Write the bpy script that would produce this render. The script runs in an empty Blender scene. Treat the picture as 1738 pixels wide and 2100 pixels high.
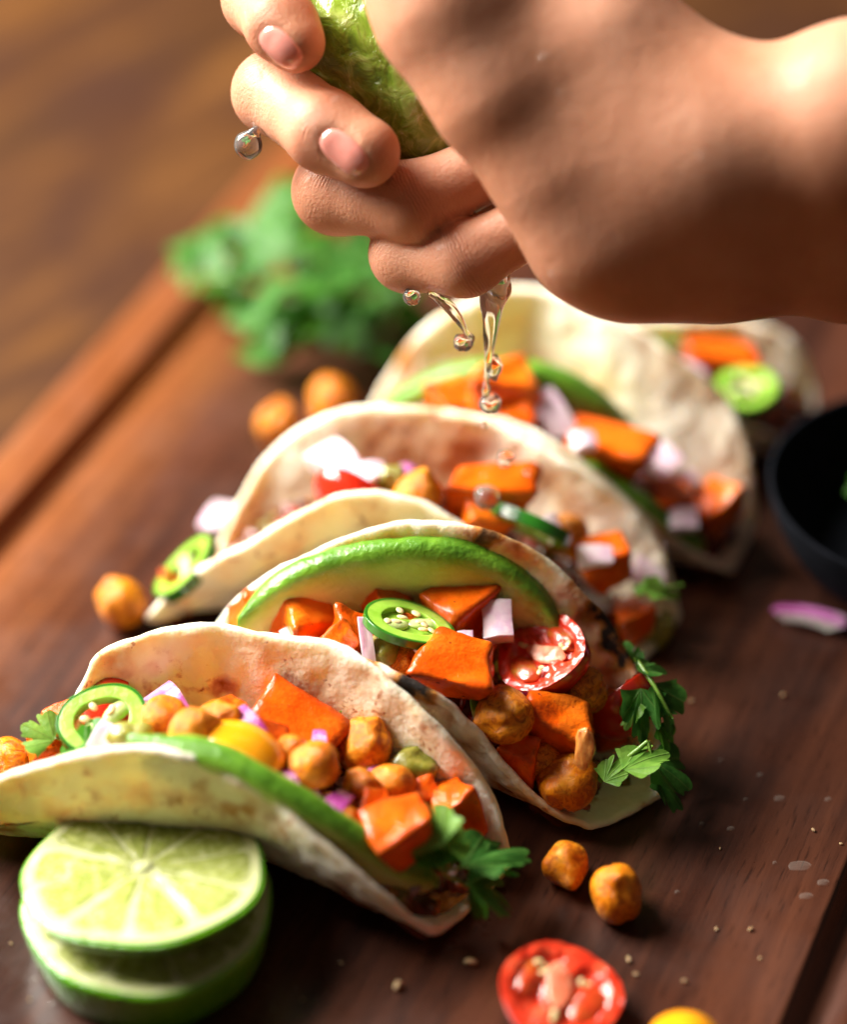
import bpy, bmesh, math, random
import numpy as np
from mathutils import Vector, Matrix, Euler

# ------------------------------------------------------------------ camera, light, exposure
# lengths below are in centimetres; CM turns them into Blender metres
CM = 0.01
sc = bpy.context.scene
FPX, PITCH, HCAM = 5833.0, math.radians(36), 42.0      # focal length in units of a 1738-wide frame
SN, CS = math.sin(PITCH), math.cos(PITCH)
CAM = np.array([0, -HCAM / SN * CS, HCAM]); FW = np.array([0, CS, -SN]); UP = np.array([0, SN, CS]); RT = np.array([1.0, 0, 0])
cd = bpy.data.cameras.new('camera'); co = bpy.data.objects.new('camera', cd); sc.collection.objects.link(co)
co.location = CAM * CM; co.rotation_euler = (math.pi / 2 - PITCH, 0, 0)
cd.sensor_fit = 'VERTICAL'; cd.sensor_height = 36; cd.lens = 36 * FPX / 2100
cd.clip_start = 0.01; cd.clip_end = 50
cd.dof.use_dof = True; cd.dof.focus_distance = 0.613; cd.dof.aperture_fstop = 3.4; cd.dof.aperture_blades = 0
sc.camera = co

w = bpy.data.worlds.new('World'); sc.world = w; w.use_nodes = True
bg = w.node_tree.nodes['Background']; bg.inputs[0].default_value = (1.0, 0.83, 0.68, 1); bg.inputs[1].default_value = 0.075

def area(name, loc, target, size, energy, col):
    l = bpy.data.lights.new(name, 'AREA'); l.shape = 'RECTANGLE'; l.size, l.size_y = size[0] * CM, size[1] * CM
    l.energy = energy; l.color = col
    o = bpy.data.objects.new(name, l); sc.collection.objects.link(o)
    o.location = Vector(loc) * CM
    o.rotation_euler = (Vector(target) - Vector(loc)).to_track_quat('-Z', 'Y').to_euler()
    return o
area('window_light', (-79, 31, 74), (0, -5, 2), (70, 70), 72, (1.0, 0.95, 0.88))
sc.view_settings.view_transform = 'Standard'; sc.view_settings.look = 'None'
sc.view_settings.exposure = 0.12; sc.view_settings.gamma = 1
sc.cycles.use_denoising = True
sc.cycles.max_bounces = 10; sc.cycles.transmission_bounces = 8; sc.cycles.caustics_refractive = False; sc.cycles.caustics_reflective = False
sc.cycles.sample_clamp_indirect = 6

rng = np.random.default_rng(7); random.seed(7)

def P(x, y, z=0.0):                # frame point + height above the board -> world (cm)
    d = FW + (x - 869) / FPX * RT + (1050 - y) / FPX * UP
    return CAM + (z - CAM[2]) / d[2] * d
def Pd(x, y, depth):
    return CAM + depth * (FW + (x - 869) / FPX * RT + (1050 - y) / FPX * UP)
def PROJ(p):
    q = np.asarray(p, float) - CAM; d = q @ FW
    return np.stack([869 + FPX * (q @ RT) / d, 1050 - FPX * (q @ UP) / d, d], -1)
def camdir(a, b, c):               # right, up, towards the viewer -> world direction
    v = a * RT + b * UP - c * FW
    return v / np.linalg.norm(v)

# ------------------------------------------------------------------ helpers
def _h(ix, iy, iz, seed):
    n = (ix * 374761393 + iy * 668265263 + iz * 2147483647 + seed * 144665) & 0xffffffff
    n = ((n ^ (n >> 13)) * 1274126177) & 0xffffffff
    return ((n ^ (n >> 16)) & 0xffff) / 32767.5 - 1
def noise(p, scale=1.0, seed=0, octv=1):
    p = np.asarray(p, float) * scale; out = 0; amp = 1
    for o in range(octv):
        i = np.floor(p).astype(np.int64); f = p - i; f = f * f * (3 - 2 * f); r = 0
        for a in (0, 1):
            for b in (0, 1):
                for c in (0, 1):
                    wgt = (f[..., 0] if a else 1 - f[..., 0]) * (f[..., 1] if b else 1 - f[..., 1]) * (f[..., 2] if c else 1 - f[..., 2])
                    r = r + wgt * _h(i[..., 0] + a, i[..., 1] + b, i[..., 2] + c, seed + o)
        out = out + amp * r; amp *= .5; p = p * 2.03
    return out

def mesh(name, v, f, mat, smooth=True, attrs=None, cats=None):
    m = bpy.data.meshes.new(name)
    m.from_pydata((np.asarray(v, float) * CM).tolist(), [], [list(map(int, q)) for q in f]); m.update()
    if mat: m.materials.append(mat)
    if smooth: m.polygons.foreach_set('use_smooth', [True] * len(m.polygons))
    for k, a in (attrs or {}).items():
        at = m.attributes.new(k, 'FLOAT', 'POINT'); at.data.foreach_set('value', np.asarray(a, float).ravel())
    return m
def link(name, data, parent=None, loc=None, rot=None, scale=None):
    o = bpy.data.objects.new(name, data); sc.collection.objects.link(o)
    if parent is not None: o.parent = parent
    if loc is not None: o.location = Vector(loc) * CM
    if rot is not None: o.rotation_euler = rot
    if scale is not None: o.scale = scale
    return o
def tag(o, label=None, cat=None, group=None, kind=None):
    if label: o['label'] = label
    if cat: o['category'] = cat
    if group: o['group'] = group
    if kind: o['kind'] = kind
    return o
def rec(o):                       # recalc normals outward
    bm = bmesh.new(); bm.from_mesh(o); bmesh.ops.recalc_face_normals(bm, faces=bm.faces); bm.to_mesh(o); bm.free(); return o
def grid_faces(n, m, wrap_n=False, wrap_m=False, off=0):
    F = []
    for i in range(n if wrap_n else n - 1):
        for j in range(m if wrap_m else m - 1):
            a, b = i, (i + 1) % n; c, d = j, (j + 1) % m
            F.append((off + a * m + c, off + b * m + c, off + b * m + d, off + a * m + d))
    return F
def spline(pts, n):
    pts = np.asarray(pts, float); k = len(pts); t = np.linspace(0, k - 1, n); out = []
    for x in t:
        i = min(int(x), k - 2); u = x - i
        p0, p1, p2, p3 = pts[max(i - 1, 0)], pts[i], pts[i + 1], pts[min(i + 2, k - 1)]
        if i == 0: p0 = 2 * p1 - p2
        if i == k - 2: p3 = 2 * p2 - p1
        out.append(.5 * (2 * p1 + (p2 - p0) * u + (2 * p0 - 5 * p1 + 4 * p2 - p3) * u * u + (3 * p1 - p0 - 3 * p2 + p3) * u ** 3))
    return np.array(out)
def tube(pts, radii, nseg=8, cap=True):
    pts = np.asarray(pts, float); n = len(pts); V = []
    tang = np.gradient(pts, axis=0); tang /= np.linalg.norm(tang, axis=1)[:, None] + 1e-9
    ref = np.array([0.3, 0.2, .93]); ref = np.array([1, 0, 0.]) if abs(tang[0] @ ref) > .9 else ref
    for i in range(n):
        a = np.cross(tang[i], ref); a /= np.linalg.norm(a); b = np.cross(tang[i], a)
        for k in range(nseg):
            an = 2 * math.pi * k / nseg
            V.append(pts[i] + radii[i] * (a * math.cos(an) + b * math.sin(an)))
    F = grid_faces(n, nseg, wrap_m=True)
    if cap:
        F.append(list(range(nseg))[::-1]); F.append([(n - 1) * nseg + k for k in range(nseg)])
    return np.array(V), F
def rot_normal(n, roll=0.0):      # euler that turns local +Z to n
    q = Vector(n).to_track_quat('Z', 'Y'); return (q @ Euler((0, 0, roll)).to_quaternion()).to_euler()
def deg(*a): return tuple(math.radians(x) for x in a)
def lathe(prof, n=64):
    prof = np.asarray(prof, float); V = []
    for r, z in prof:
        for k in range(n):
            a = 2 * math.pi * k / n; V.append((r * math.cos(a), r * math.sin(a), z))
    return np.array(V), grid_faces(len(prof), n, wrap_m=True)
def sphere(nu=28, nv=18):
    V = [(0, 0, 1)]; 
    for i in range(1, nv):
        th = math.pi * i / nv
        for k in range(nu):
            a = 2 * math.pi * k / nu; V.append((math.sin(th) * math.cos(a), math.sin(th) * math.sin(a), math.cos(th)))
    V.append((0, 0, -1)); F = []
    for k in range(nu): F.append((0, 1 + k, 1 + (k + 1) % nu))
    for i in range(nv - 2):
        for k in range(nu):
            a = 1 + i * nu; F.append((a + k, a + nu + k, a + nu + (k + 1) % nu, a + (k + 1) % nu))
    l = len(V) - 1; a = 1 + (nv - 2) * nu
    for k in range(nu): F.append((a + k, l, a + (k + 1) % nu))
    return np.array(V, float), F

# ------------------------------------------------------------------ materials
class N:
    def __init__(s, name):
        s.m = bpy.data.materials.new(name); s.m.use_nodes = True; s.t = s.m.node_tree; s.b = s.t.nodes['Principled BSDF']; s.out = s.t.nodes['Material Output']
    def n(s, t, **k):
        x = s.t.nodes.new(t)
        for a, v in k.items(): setattr(x, a, v)
        return x
    def l(s, a, b): s.t.links.new(a, b)
    def set(s, **k):
        for a, v in k.items():
            i = s.b.inputs[a.replace('_', ' ')]
            if hasattr(v, 'node'): s.l(v, i)
            else: i.default_value = (*v, 1) if isinstance(v, tuple) and len(v) == 3 and i.type == 'RGBA' else v
        return s
    def obj(s, scale=1.0, stretch=None):
        c = s.n('ShaderNodeTexCoord'); mp = s.n('ShaderNodeMapping'); s.l(c.outputs['Object'], mp.inputs[0])
        st = stretch or (1, 1, 1); mp.inputs['Scale'].default_value = tuple(scale * q for q in st); 
        oi = s.n('ShaderNodeObjectInfo'); ml = s.n('ShaderNodeMath', operation='MULTIPLY'); ml.inputs[1].default_value = 37.0
        s.l(oi.outputs['Random'], ml.inputs[0]); s.l(ml.outputs[0], mp.inputs['Location']); return mp.outputs[0]
    def noise(s, scale, detail=3, rough=.55, stretch=None, dist=0.0):      # scale per cm
        x = s.n('ShaderNodeTexNoise'); x.inputs['Scale'].default_value = 1; x.inputs['Detail'].default_value = detail; x.inputs['Roughness'].default_value = rough
        x.inputs['Distortion'].default_value = dist
        s.l(s.obj(scale * 100, stretch), x.inputs['Vector']); return x.outputs[0]
    def vor(s, scale, feature='F1', stretch=None):
        x = s.n('ShaderNodeTexVoronoi', feature=feature); x.inputs['Scale'].default_value = 1
        s.l(s.obj(scale * 100, stretch), x.inputs['Vector']); return x.outputs['Distance']
    def ramp(s, fac, stops, interp='LINEAR'):
        r = s.n('ShaderNodeValToRGB'); e = r.color_ramp; e.interpolation = interp
        while len(e.elements) < len(stops): e.elements.new(.5)
        for q, (p, c) in zip(e.elements, stops): q.position = p; q.color = (*c, 1) if not isinstance(c, (int, float)) else (c, c, c, 1)
        s.l(fac, r.inputs[0]); return r.outputs[0]
    def mix(s, fac, a, b, mode='MIX'):
        x = s.n('ShaderNodeMix', data_type='RGBA', blend_type=mode)
        for v, i in ((fac, 0), (a, 6), (b, 7)):
            if hasattr(v, 'node'): s.l(v, x.inputs[i])
            else: x.inputs[i].default_value = v if i == 0 else (*v, 1)
        return x.outputs[2]
    def math(s, op, a, b=0.0):
        x = s.n('ShaderNodeMath', operation=op)
        for v, i in ((a, 0), (b, 1)):
            if hasattr(v, 'node'): s.l(v, x.inputs[i])
            else: x.inputs[i].default_value = v
        return x.outputs[0]
    def attr(s, name):
        x = s.n('ShaderNodeAttribute'); x.attribute_name = name; return x.outputs['Fac']
    def rnd(s): return s.n('ShaderNodeObjectInfo').outputs['Random']
    def bump(s, h, dist=.02, strength=.6):                                # dist in cm
        b = s.n('ShaderNodeBump'); b.inputs['Distance'].default_value = dist * CM; b.inputs['Strength'].default_value = strength
        s.l(h, b.inputs['Height']); s.l(b.outputs[0], s.b.inputs['Normal']); return s
    def sss(s, wgt, rad=(1, .5, .25), scale=.3):
        s.b.inputs['Subsurface Weight'].default_value = wgt; s.b.inputs['Subsurface Radius'].default_value = rad; s.b.inputs['Subsurface Scale'].default_value = scale * CM; return s

def m_food(name, cols, scale=2.0, rough=.35, sss=.35, rad=(1, .4, .15), ssc=.25, bump=(6, .03), spec=.5, speck=None, coat=0.0, stretch=None):
    s = N(name); c = s.ramp(s.noise(scale, 4, stretch=stretch), [(.3 + .4 * i / max(1, len(cols) - 1), q) for i, q in enumerate(cols)])
    c = s.mix(s.math('MULTIPLY', s.rnd(), .35), c, tuple(.72 * q for q in cols[0]), 'MIX')
    if speck:
        v = s.vor(speck[0]); c = s.mix(s.ramp(v, [(speck[1], 1.0), (speck[1] + .05, 0.0)]), c, speck[2])
    s.set(Base_Color=c, Roughness=rough, Specular_IOR_Level=spec).sss(sss, rad, ssc)
    if coat: s.set(Coat_Weight=coat, Coat_Roughness=.12)
    s.bump(s.noise(bump[0], 5, .65, stretch=stretch), bump[1]); return s.m

M = {}
def m_potato():
    s = N('roasted_sweet_potato'); g = s.n('ShaderNodeNewGeometry').outputs['Pointiness']; fib = s.noise(2.2, 5, .6, (1, 1, .25)); big = s.noise(1.0, 3)
    c = s.ramp(big, [(.3, (.66, .068, .002)), (.5, (.80, .122, .003)), (.7, (.88, .20, .007))])
    c = s.mix(s.math('MULTIPLY', s.ramp(fib, [(.45, 0.0), (.65, 1.0)]), .45), c, (.88, .27, .02))
    c = s.mix(s.math('MULTIPLY', s.rnd(), .65), c, (.62, .050, .002))
    c = s.mix(s.math('MULTIPLY', s.ramp(g, [(.505, 0.0), (.56, 1.0)]), s.ramp(s.noise(2.5, 3), [(.38, .1), (.60, .8)])), c, (.20, .035, .004))
    v = s.vor(2.4); c = s.mix(s.ramp(v, [(.05, 1.0), (.09, 0.0)]), c, (.03, .012, .006))
    v2 = s.vor(6.5); c = s.mix(s.ramp(v2, [(.06, .8), (.16, 0.0)]), c, (.40, .05, .006))
    s.set(Base_Color=c, Roughness=s.ramp(s.noise(3, 3), [(.38, .06), (.62, .18)]), Specular_IOR_Level=.32).sss(.15, (1, .3, .04), .18)
    s.bump(s.math('ADD', s.math('MULTIPLY', s.noise(7, 4, .6), .5), s.math('MULTIPLY', fib, 2.2)), .052, .75); return s.m
M['potato'] = m_potato()
def m_chick():
    s = N('roasted_chickpea'); big = s.noise(1.4, 4); wr = s.noise(2.6, 5, .65, dist=1.6); v = s.vor(5.5)
    c = s.ramp(big, [(.3, (.58, .15, .005)), (.5, (.76, .26, .010)), (.7, (.84, .38, .03))])
    c = s.mix(s.math('MULTIPLY', s.ramp(wr, [(.40, 1.0), (.54, 0.0)]), .8), c, (.30, .05, .004))
    c = s.mix(s.ramp(v, [(.05, .9), (.13, 0.0)]), c, (.16, .035, .006)); c = s.mix(s.math('MULTIPLY', s.rnd(), .45), c, (.64, .15, .005))
    s.set(Base_Color=c, Roughness=s.ramp(s.noise(3, 3), [(.4, .09), (.6, .24)]), Specular_IOR_Level=.30).sss(.12, (1, .4, .1), .15)
    s.bump(s.math('ADD', wr, s.math('MULTIPLY', s.noise(11, 4), .2)), .07, .8); return s.m
M['chickpea'] = m_chick()
M['peel'] = m_food('glazed_onion_peel', [(.60, .16, .02), (.78, .36, .09)], 4, .15, .4, (1, .5, .2), .15, (8, .04), .6, None, .6)
M['tomato_skin'] = m_food('tomato_skin', [(.55, .015, .006), (.72, .035, .01)], 1, .12, .25, (1, .15, .05), .2, (2, .004), .6, None, .5)
M['tomato_flesh'] = m_food('tomato_flesh', [(.62, .025, .008), (.76, .055, .018), (.80, .13, .05)], 2.5, .2, .4, (1, .25, .1), .2, (6, .04), .6, None, .4)
M['tomato_core'] = m_food('tomato_core', [(.76, .16, .07), (.84, .42, .27)], 4, .25, .4, (1, .4, .25), .2, (6, .03))
M['yellow_skin'] = m_food('yellow_tomato_skin', [(.86, .30, .005), (.92, .42, .01)], 1, .15, .35, (1, .5, .05), .25, (2, .005), .6, None, .4)
M['yellow_flesh'] = m_food('yellow_tomato_flesh', [(.86, .4, .02), (.9, .55, .1)], 2, .2, .4, (1, .5, .1), .25, (6, .03))
M['gel'] = m_food('tomato_gel', [(.50, .03, .008), (.55, .07, .012), (.50, .20, .02)], 4, .06, .5, (1, .5, .1), .3, (6, .05), .7, None, .8)
M['seed'] = m_food('seed', [(.75, .55, .22), (.82, .68, .4)], 6, .3, .3)
M['relish'] = m_food('green_relish', [(.16, .17, .012), (.27, .26, .03), (.36, .32, .06)], 2, .18, .5, (.9, 1, .2), .35, (5, .06), .6, None, .5)
M['jal_skin'] = m_food('jalapeno_skin', [(.012, .10, .008), (.03, .20, .012)], 1, .16, .15, (.4, 1, .1), .15, (3, .01), .6, None, .4)
M['jal_flesh'] = m_food('jalapeno_flesh', [(.20, .42, .03), (.36, .58, .08)], 2.5, .2, .45, (.6, 1, .2), .25, (6, .03), .6, None, .3)
M['jal_rib'] = m_food('jalapeno_rib', [(.45, .6, .16), (.66, .76, .36)], 3, .25, .45, (.7, 1, .3), .25, (6, .03))
def m_salsa():
    s = N('salsa'); c = s.ramp(s.attr('bit'), [(.0, (.10, .02, .006)), (.2, (.30, .02, .008)), (.42, (.42, .06, .012)), (.58, (.60, .20, .02)), (.74, (.20, .17, .02)), (.88, (.45, .30, .28))], 'CONSTANT')
    s.set(Base_Color=s.mix(s.math('MULTIPLY', s.noise(4, 3), .5), c, (.10, .02, .006)), Roughness=.2, Coat_Weight=.4).sss(.2, (1, .3, .1), .2); s.bump(s.noise(5, 4), .08); return s.m
M['salsa'] = m_salsa()
M['pith'] = m_food('lime_pith', [(.50, .54, .22), (.64, .66, .38)], 3, .5, .4, (.8, 1, .4), .2, (6, .02))
M['bowl'] = m_food('black_stoneware', [(.005, .006, .008), (.010, .011, .015)], 2, .9, 0, bump=(4, .01), spec=.04)
M['crumb'] = m_food('crumb', [(.30, .16, .06), (.6, .45, .25)], 5, .5, .2)
M['stem'] = m_food('cilantro_stem', [(.10, .22, .02), (.22, .36, .06)], 2, .35, .3, (.6, 1, .2), .15, (5, .02))

def m_onion():
    s = N('red_onion'); t = s.attr('tint'); nz = s.noise(3, 3)
    f = s.math('ADD', t, s.math('MULTIPLY', s.math('SUBTRACT', nz, .5), .5))
    c = s.ramp(f, [(.20, (.86, .80, .77)), (.58, (.80, .62, .70)), (.86, (.55, .20, .46)), (1.0, (.28, .035, .20))])
    s.set(Base_Color=c, Roughness=.18, Coat_Weight=.4, Coat_Roughness=.1).sss(.5, (1, .7, .9), .25); s.bump(s.noise(8, 3, stretch=(1, 4, 1)), .02); return s.m
M['onion'] = m_onion()

def m_avocado():
    s = N('avocado_flesh'); t = s.attr('tint'); nz = s.noise(1.5, 4)
    f = s.math('ADD', t, s.math('MULTIPLY', s.math('SUBTRACT', nz, .5), .22))
    c = s.ramp(f, [(.0, (.085, .22, .012)), (.07, (.19, .40, .028)), (.20, (.45, .58, .12)), (.4, (.68, .74, .28)), (.9, (.80, .73, .30))])
    s.set(Base_Color=c, Roughness=.33).sss(.4, (.8, 1, .25), .3); s.bump(s.math('ADD', s.noise(6, 4), s.noise(1.2, 4, .6, (1, 1, 3))), .07); return s.m
M['avocado'] = m_avocado()

def m_leaf(name, a, b):
    s = N(name); t = s.attr('vein'); c = s.ramp(s.noise(3, 4), [(.3, a), (.7, b)])
    c = s.mix(s.math('MULTIPLY', t, .5), c, (.25, .42, .10))
    s.set(Base_Color=c, Roughness=.40, Specular_IOR_Level=.22)
    s.bump(s.math('SUBTRACT', s.noise(6, 4), s.math('MULTIPLY', t, .8)), .04)
    tr = s.n('ShaderNodeBsdfTranslucent'); s.l(c, tr.inputs[0]); ad = s.n('ShaderNodeMixShader'); ad.inputs[0].default_value = .42
    s.l(s.b.outputs[0], ad.inputs[1]); s.l(tr.outputs[0], ad.inputs[2]); s.l(ad.outputs[0], s.out.inputs[0]); return s.m
M['leaf'] = m_leaf('cilantro_leaf', (.03, .14, .012), (.09, .30, .02))
M['leaf_pale'] = m_leaf('cilantro_leaf_pale', (.10, .26, .03), (.22, .42, .06))
M['leaf_cool'] = m_leaf('cilantro_leaf_cool', (.03, .13, .02), (.085, .26, .04))

def m_tortilla():
    s = N('flour_tortilla'); big = s.noise(.55, 4, .6); mid = s.noise(1.5, 5, .62); fine = s.noise(9, 4)
    c = s.ramp(big, [(.30, (.93, .87, .73)), (.52, (.91, .81, .62)), (.70, (.80, .57, .30))])
    f = s.math('MULTIPLY', s.ramp(mid, [(.56, 0.0), (.68, 1.0)]), s.ramp(s.noise(.8, 2), [(.47, 0.0), (.58, 1.0)]))
    c = s.mix(s.math('MULTIPLY', f, .8), c, (.44, .19, .05))
    sp = s.math('MULTIPLY', s.ramp(s.noise(2.3, 4, .6, dist=.8), [(.63, 0.0), (.67, 1.0)]), s.ramp(s.noise(.5, 2), [(.45, 0.0), (.55, 1.0)])); c = s.mix(s.math('MULTIPLY', sp, .75), c, (.36, .13, .03))
    ch = s.attr('char'); bro = s.math('MULTIPLY', ch, s.ramp(mid, [(.3, .55), (.55, 1.0)]))
    c = s.mix(s.ramp(bro, [(.08, 0.0), (.45, 1.0)]), c, (.48, .20, .04))
    c = s.mix(s.ramp(bro, [(.5, 0.0), (.8, 1.0)]), c, (.018, .012, .009))
    s.set(Base_Color=c, Roughness=.62, Specular_IOR_Level=.3).sss(.6, (1, .82, .62), .32)
    h = s.math('ADD', s.math('MULTIPLY', s.noise(2.2, 4), 1.0), s.math('MULTIPLY', fine, .3)); s.bump(h, .09, .8); return s.m
M['tortilla'] = m_tortilla()

def m_skin():
    s = N('skin'); big = s.noise(.5, 3); fine = s.noise(14, 4, .6); v = s.vor(9, 'DISTANCE_TO_EDGE')
    c = s.ramp(big, [(.3, (.45, .205, .112)), (.5, (.53, .255, .150)), (.7, (.575, .30, .190))])
    c = s.mix(s.math('MULTIPLY', s.noise(2.2, 4), .35), c, (.52, .18, .10))
    c = s.mix(s.math('MULTIPLY', s.attr('joint_m'), .3), c, (.50, .16, .09))
    s.set(Base_Color=c, Roughness=.50, Specular_IOR_Level=.22).sss(.32, (1, .36, .18), .5)
    s.set(Coat_Weight=.06, Coat_Roughness=.12)
    t = s.math('ADD', s.math('MULTIPLY', s.attr('joint_t'), 42.0), s.math('MULTIPLY', s.noise(2.5, 2), 7.0)); cr = s.math('MULTIPLY', s.math('POWER', s.math('ABSOLUTE', s.math('SINE', t)), .35), s.attr('joint_m'))
    s.bump(s.math('ADD', s.math('ADD', s.math('ADD', s.math('MULTIPLY', v, .45), s.math('MULTIPLY', fine, .7)), s.math('MULTIPLY', s.noise(2.4, 4, .6), 1.1)), s.math('MULTIPLY', cr, 1.3)), .026, .9); return s.m
M['skin'] = m_skin()
M['nail'] = m_food('fingernail', [(.66, .24, .19), (.74, .32, .26)], 1.5, .16, .3, (1, .4, .25), .3, (2, .004), .6, None, .5)

def m_lime_rind(name, a, b):
    s = N(name); c = s.ramp(s.noise(.8, 4), [(.3, a), (.7, b)]); v = s.vor(7)
    c = s.mix(s.ramp(v, [(.1, .5), (.35, 0.0)]), c, tuple(.5 * q for q in a))
    s.set(Base_Color=c, Roughness=.24, Coat_Weight=.5, Coat_Roughness=.1).sss(.15, (.5, 1, .1), .2); s.bump(v, .05, .7); return s.m
M['rind'] = m_lime_rind('lime_rind', (.06, .27, .003), (.15, .45, .008))
def m_wet():
    s = N('squeezed_lime_flesh'); st = s.noise(2.0, 5, .6, (1, .35, 1), .8); c = s.ramp(st, [(.3, (.09, .16, .010)), (.5, (.19, .29, .025)), (.66, (.38, .48, .11)), (.78, (.72, .78, .50))])
    s.set(Base_Color=c, Roughness=.12, Coat_Weight=.8, Coat_Roughness=.05).sss(.3, (.7, 1, .2), .3); s.bump(st, .16, .8); return s.m
M['rind_wet'] = m_wet()
def m_pulp():
    s = N('lime_pulp'); nz = s.noise(3.0, 5, .65, dist=1.2); c = s.ramp(nz, [(.30, (.19, .24, .035)), (.48, (.30, .34, .085)), (.60, (.42, .45, .17)), (.72, (.66, .66, .42))])
    s.set(Base_Color=c, Roughness=.12, Specular_IOR_Level=.35, Coat_Weight=.1).sss(.6, (.9, 1, .3), .5); s.bump(s.noise(5, 4), .06); return s.m
M['pulp'] = m_pulp()

def m_juice(name, tint, trans=1.0):
    s = N(name); s.set(Base_Color=tint, Roughness=0.0, IOR=1.34, Transmission_Weight=trans); return s.m
def m_film():
    s = N('juice_film'); s.set(Base_Color=(.9, .85, .75), Roughness=.03, Alpha=.05, Specular_IOR_Level=.5, Coat_Weight=.45, Coat_Roughness=.02); return s.m
M['film'] = m_film()
M['juice'] = m_juice('lime_juice', (1.0, .97, .88), .93); M['cloudy'] = m_juice('cloudy_lime_juice', (1.0, .98, .93), .92); M['water'] = m_juice('clear_juice', (1, 1, .98))

def m_wood(name, stops, ang, gloss, fine=.5, blot=None, lit_sap=None):
    s = N(name); c = s.n('ShaderNodeTexCoord'); mp = s.n('ShaderNodeMapping'); s.l(c.outputs['Object'], mp.inputs[0])
    def nz(scale, st, detail=5, dist=0.0):
        m2 = s.n('ShaderNodeMapping'); s.l(c.outputs['Object'], m2.inputs[0]); m2.inputs['Scale'].default_value = (scale * 100 * st[0], scale * 100 * st[1], scale * 100)
        x = s.n('ShaderNodeTexNoise'); x.inputs['Scale'].default_value = 1; x.inputs['Detail'].default_value = detail; x.inputs['Distortion'].default_value = dist; x.inputs['Roughness'].default_value = .6
        s.l(m2.outputs[0], x.inputs['Vector']); return x.outputs[0]
    g1 = nz(.28, (1, .09), 4, .6); g2 = nz(1.6, (1, .06), 5, .3); pores = nz(11, (1, .09), 3)
    f = s.math('ADD', s.math('MULTIPLY', g1, .62), s.math('MULTIPLY', g2, .38))
    col = s.ramp(f, stops)
    if lit_sap:
        sx = s.n('ShaderNodeSeparateXYZ'); s.l(c.outputs['Object'], sx.inputs[0]); xx = s.math('ADD', s.math('MULTIPLY', sx.outputs[0], 100.0), s.math('MULTIPLY', s.math('SUBTRACT', g1, .5), 9.0))
        mk = s.ramp(s.math('MULTIPLY', s.math('ADD', xx, 14.0), .1), [(.30, 1.0), (.62, 0.0)]); col = s.mix(mk, col, s.ramp(f, lit_sap))  # left side painted lighter: window light and sheen, partly paler wood
    col = s.mix(s.ramp(pores, [(.56, 0.0), (.68, .55)]), col, tuple(.35 * q for q in stops[0][1]))
    if blot: col = s.mix(s.ramp(nz(blot[0], (1, blot[1]), 4), [(.4, 0.0), (.62, 1.0)]), col, blot[2])
    wet = nz(.35, (1, 1), 4)
    s.set(Base_Color=col, Roughness=s.ramp(wet, [(.40, gloss[0]), (.60, gloss[1])]), Specular_IOR_Level=.30 if lit_sap else .12)
    s.bump(s.math('ADD', s.math('MULTIPLY', g2, .3), s.math('MULTIPLY', pores, -fine)), .02, .6); return s.m
M['board'] = m_wood('walnut_board', [(.30, (.013, .0045, .003)), (.46, (.030, .010, .006)), (.56, (.058, .019, .010)), (.72, (.11, .036, .017))], 0, (.26, .42), lit_sap=[(.30, (.095, .027, .008)), (.48, (.17, .050, .014)), (.6, (.23, .078, .022)), (.75, (.28, .11, .036))])
M['table'] = m_wood('rustic_table', [(.30, (.020, .007, .0018)), (.46, (.050, .018, .004)), (.58, (.105, .040, .008)), (.74, (.19, .083, .020))], 0, (.6, .75), .5, (.22, .5, (.035, .012, .005)))

# ------------------------------------------------------------------ setting: table and board
def rounded_rect_board():
    # local x across, y along; groove runs parallel to the rim
    W, L, TH = 27.2, 46.0, 2.2
    xs = np.unique(np.concatenate([np.linspace(-W / 2, W / 2, 90), np.linspace(-W / 2, -W / 2 + 3.2, 40), np.linspace(W / 2 - 3.2, W / 2, 40)]))
    ys = np.unique(np.concatenate([np.linspace(-L / 2, L / 2, 60), np.linspace(-L / 2, -L / 2 + 3.2, 30), np.linspace(L / 2 - 3.2, L / 2, 30)]))
    X, Y = np.meshgrid(xs, ys, indexing='ij')
    dx, dy = W / 2 - abs(X), L / 2 - abs(Y); rr = 2.6
    d = np.where((dx < rr) & (dy < rr), rr - np.hypot(rr - np.minimum(dx, rr), rr - np.minimum(dy, rr)), np.minimum(dx, dy))
    g = np.clip(1 - ((d - 2.05) / .52) ** 2, 0, None); Z = -.55 * np.sqrt(g)
    e = np.clip(.35 - d, 0, .35); Z = Z - (.35 - np.sqrt(np.clip(.35 ** 2 - e ** 2, 0, None)))
    n, m = X.shape; V = np.stack([X, Y, Z], -1).reshape(-1, 3)
    return V, grid_faces(n, m), (n, m), W, L, TH
V, F, (bn, bm_), BW, BL, BT = rounded_rect_board()
ring = [i * bm_ for i in range(bn)] + [(bn - 1) * bm_ + j for j in range(1, bm_)] + [i * bm_ + bm_ - 1 for i in range(bn - 2, -1, -1)] + [j for j in range(bm_ - 2, 0, -1)]
k0 = len(V); low = V[ring].copy(); low[:, 2] = -BT; V = np.vstack([V, low]); nr = len(ring)
F += [(ring[i], ring[(i + 1) % nr], k0 + (i + 1) % nr, k0 + i) for i in range(nr)]
bmesh_ = mesh('cutting_board', V, F, M['board'])
a22 = math.radians(-22)
off = 1.5                                       # centre of the board across
cx, cy = off * math.cos(a22) + 0.375 * 0, off * math.sin(a22)
board = link('cutting_board', rec(bmesh_), loc=(cx + 0.0, cy - 2.0, 0), rot=(0, 0, a22))
tag(board, 'dark reddish wooden cutting board with juice groove under the tacos', 'cutting board')
V = np.array([(-150, -150, 0), (150, -150, 0), (150, 250, 0), (-150, 250, 0)], float)
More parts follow.
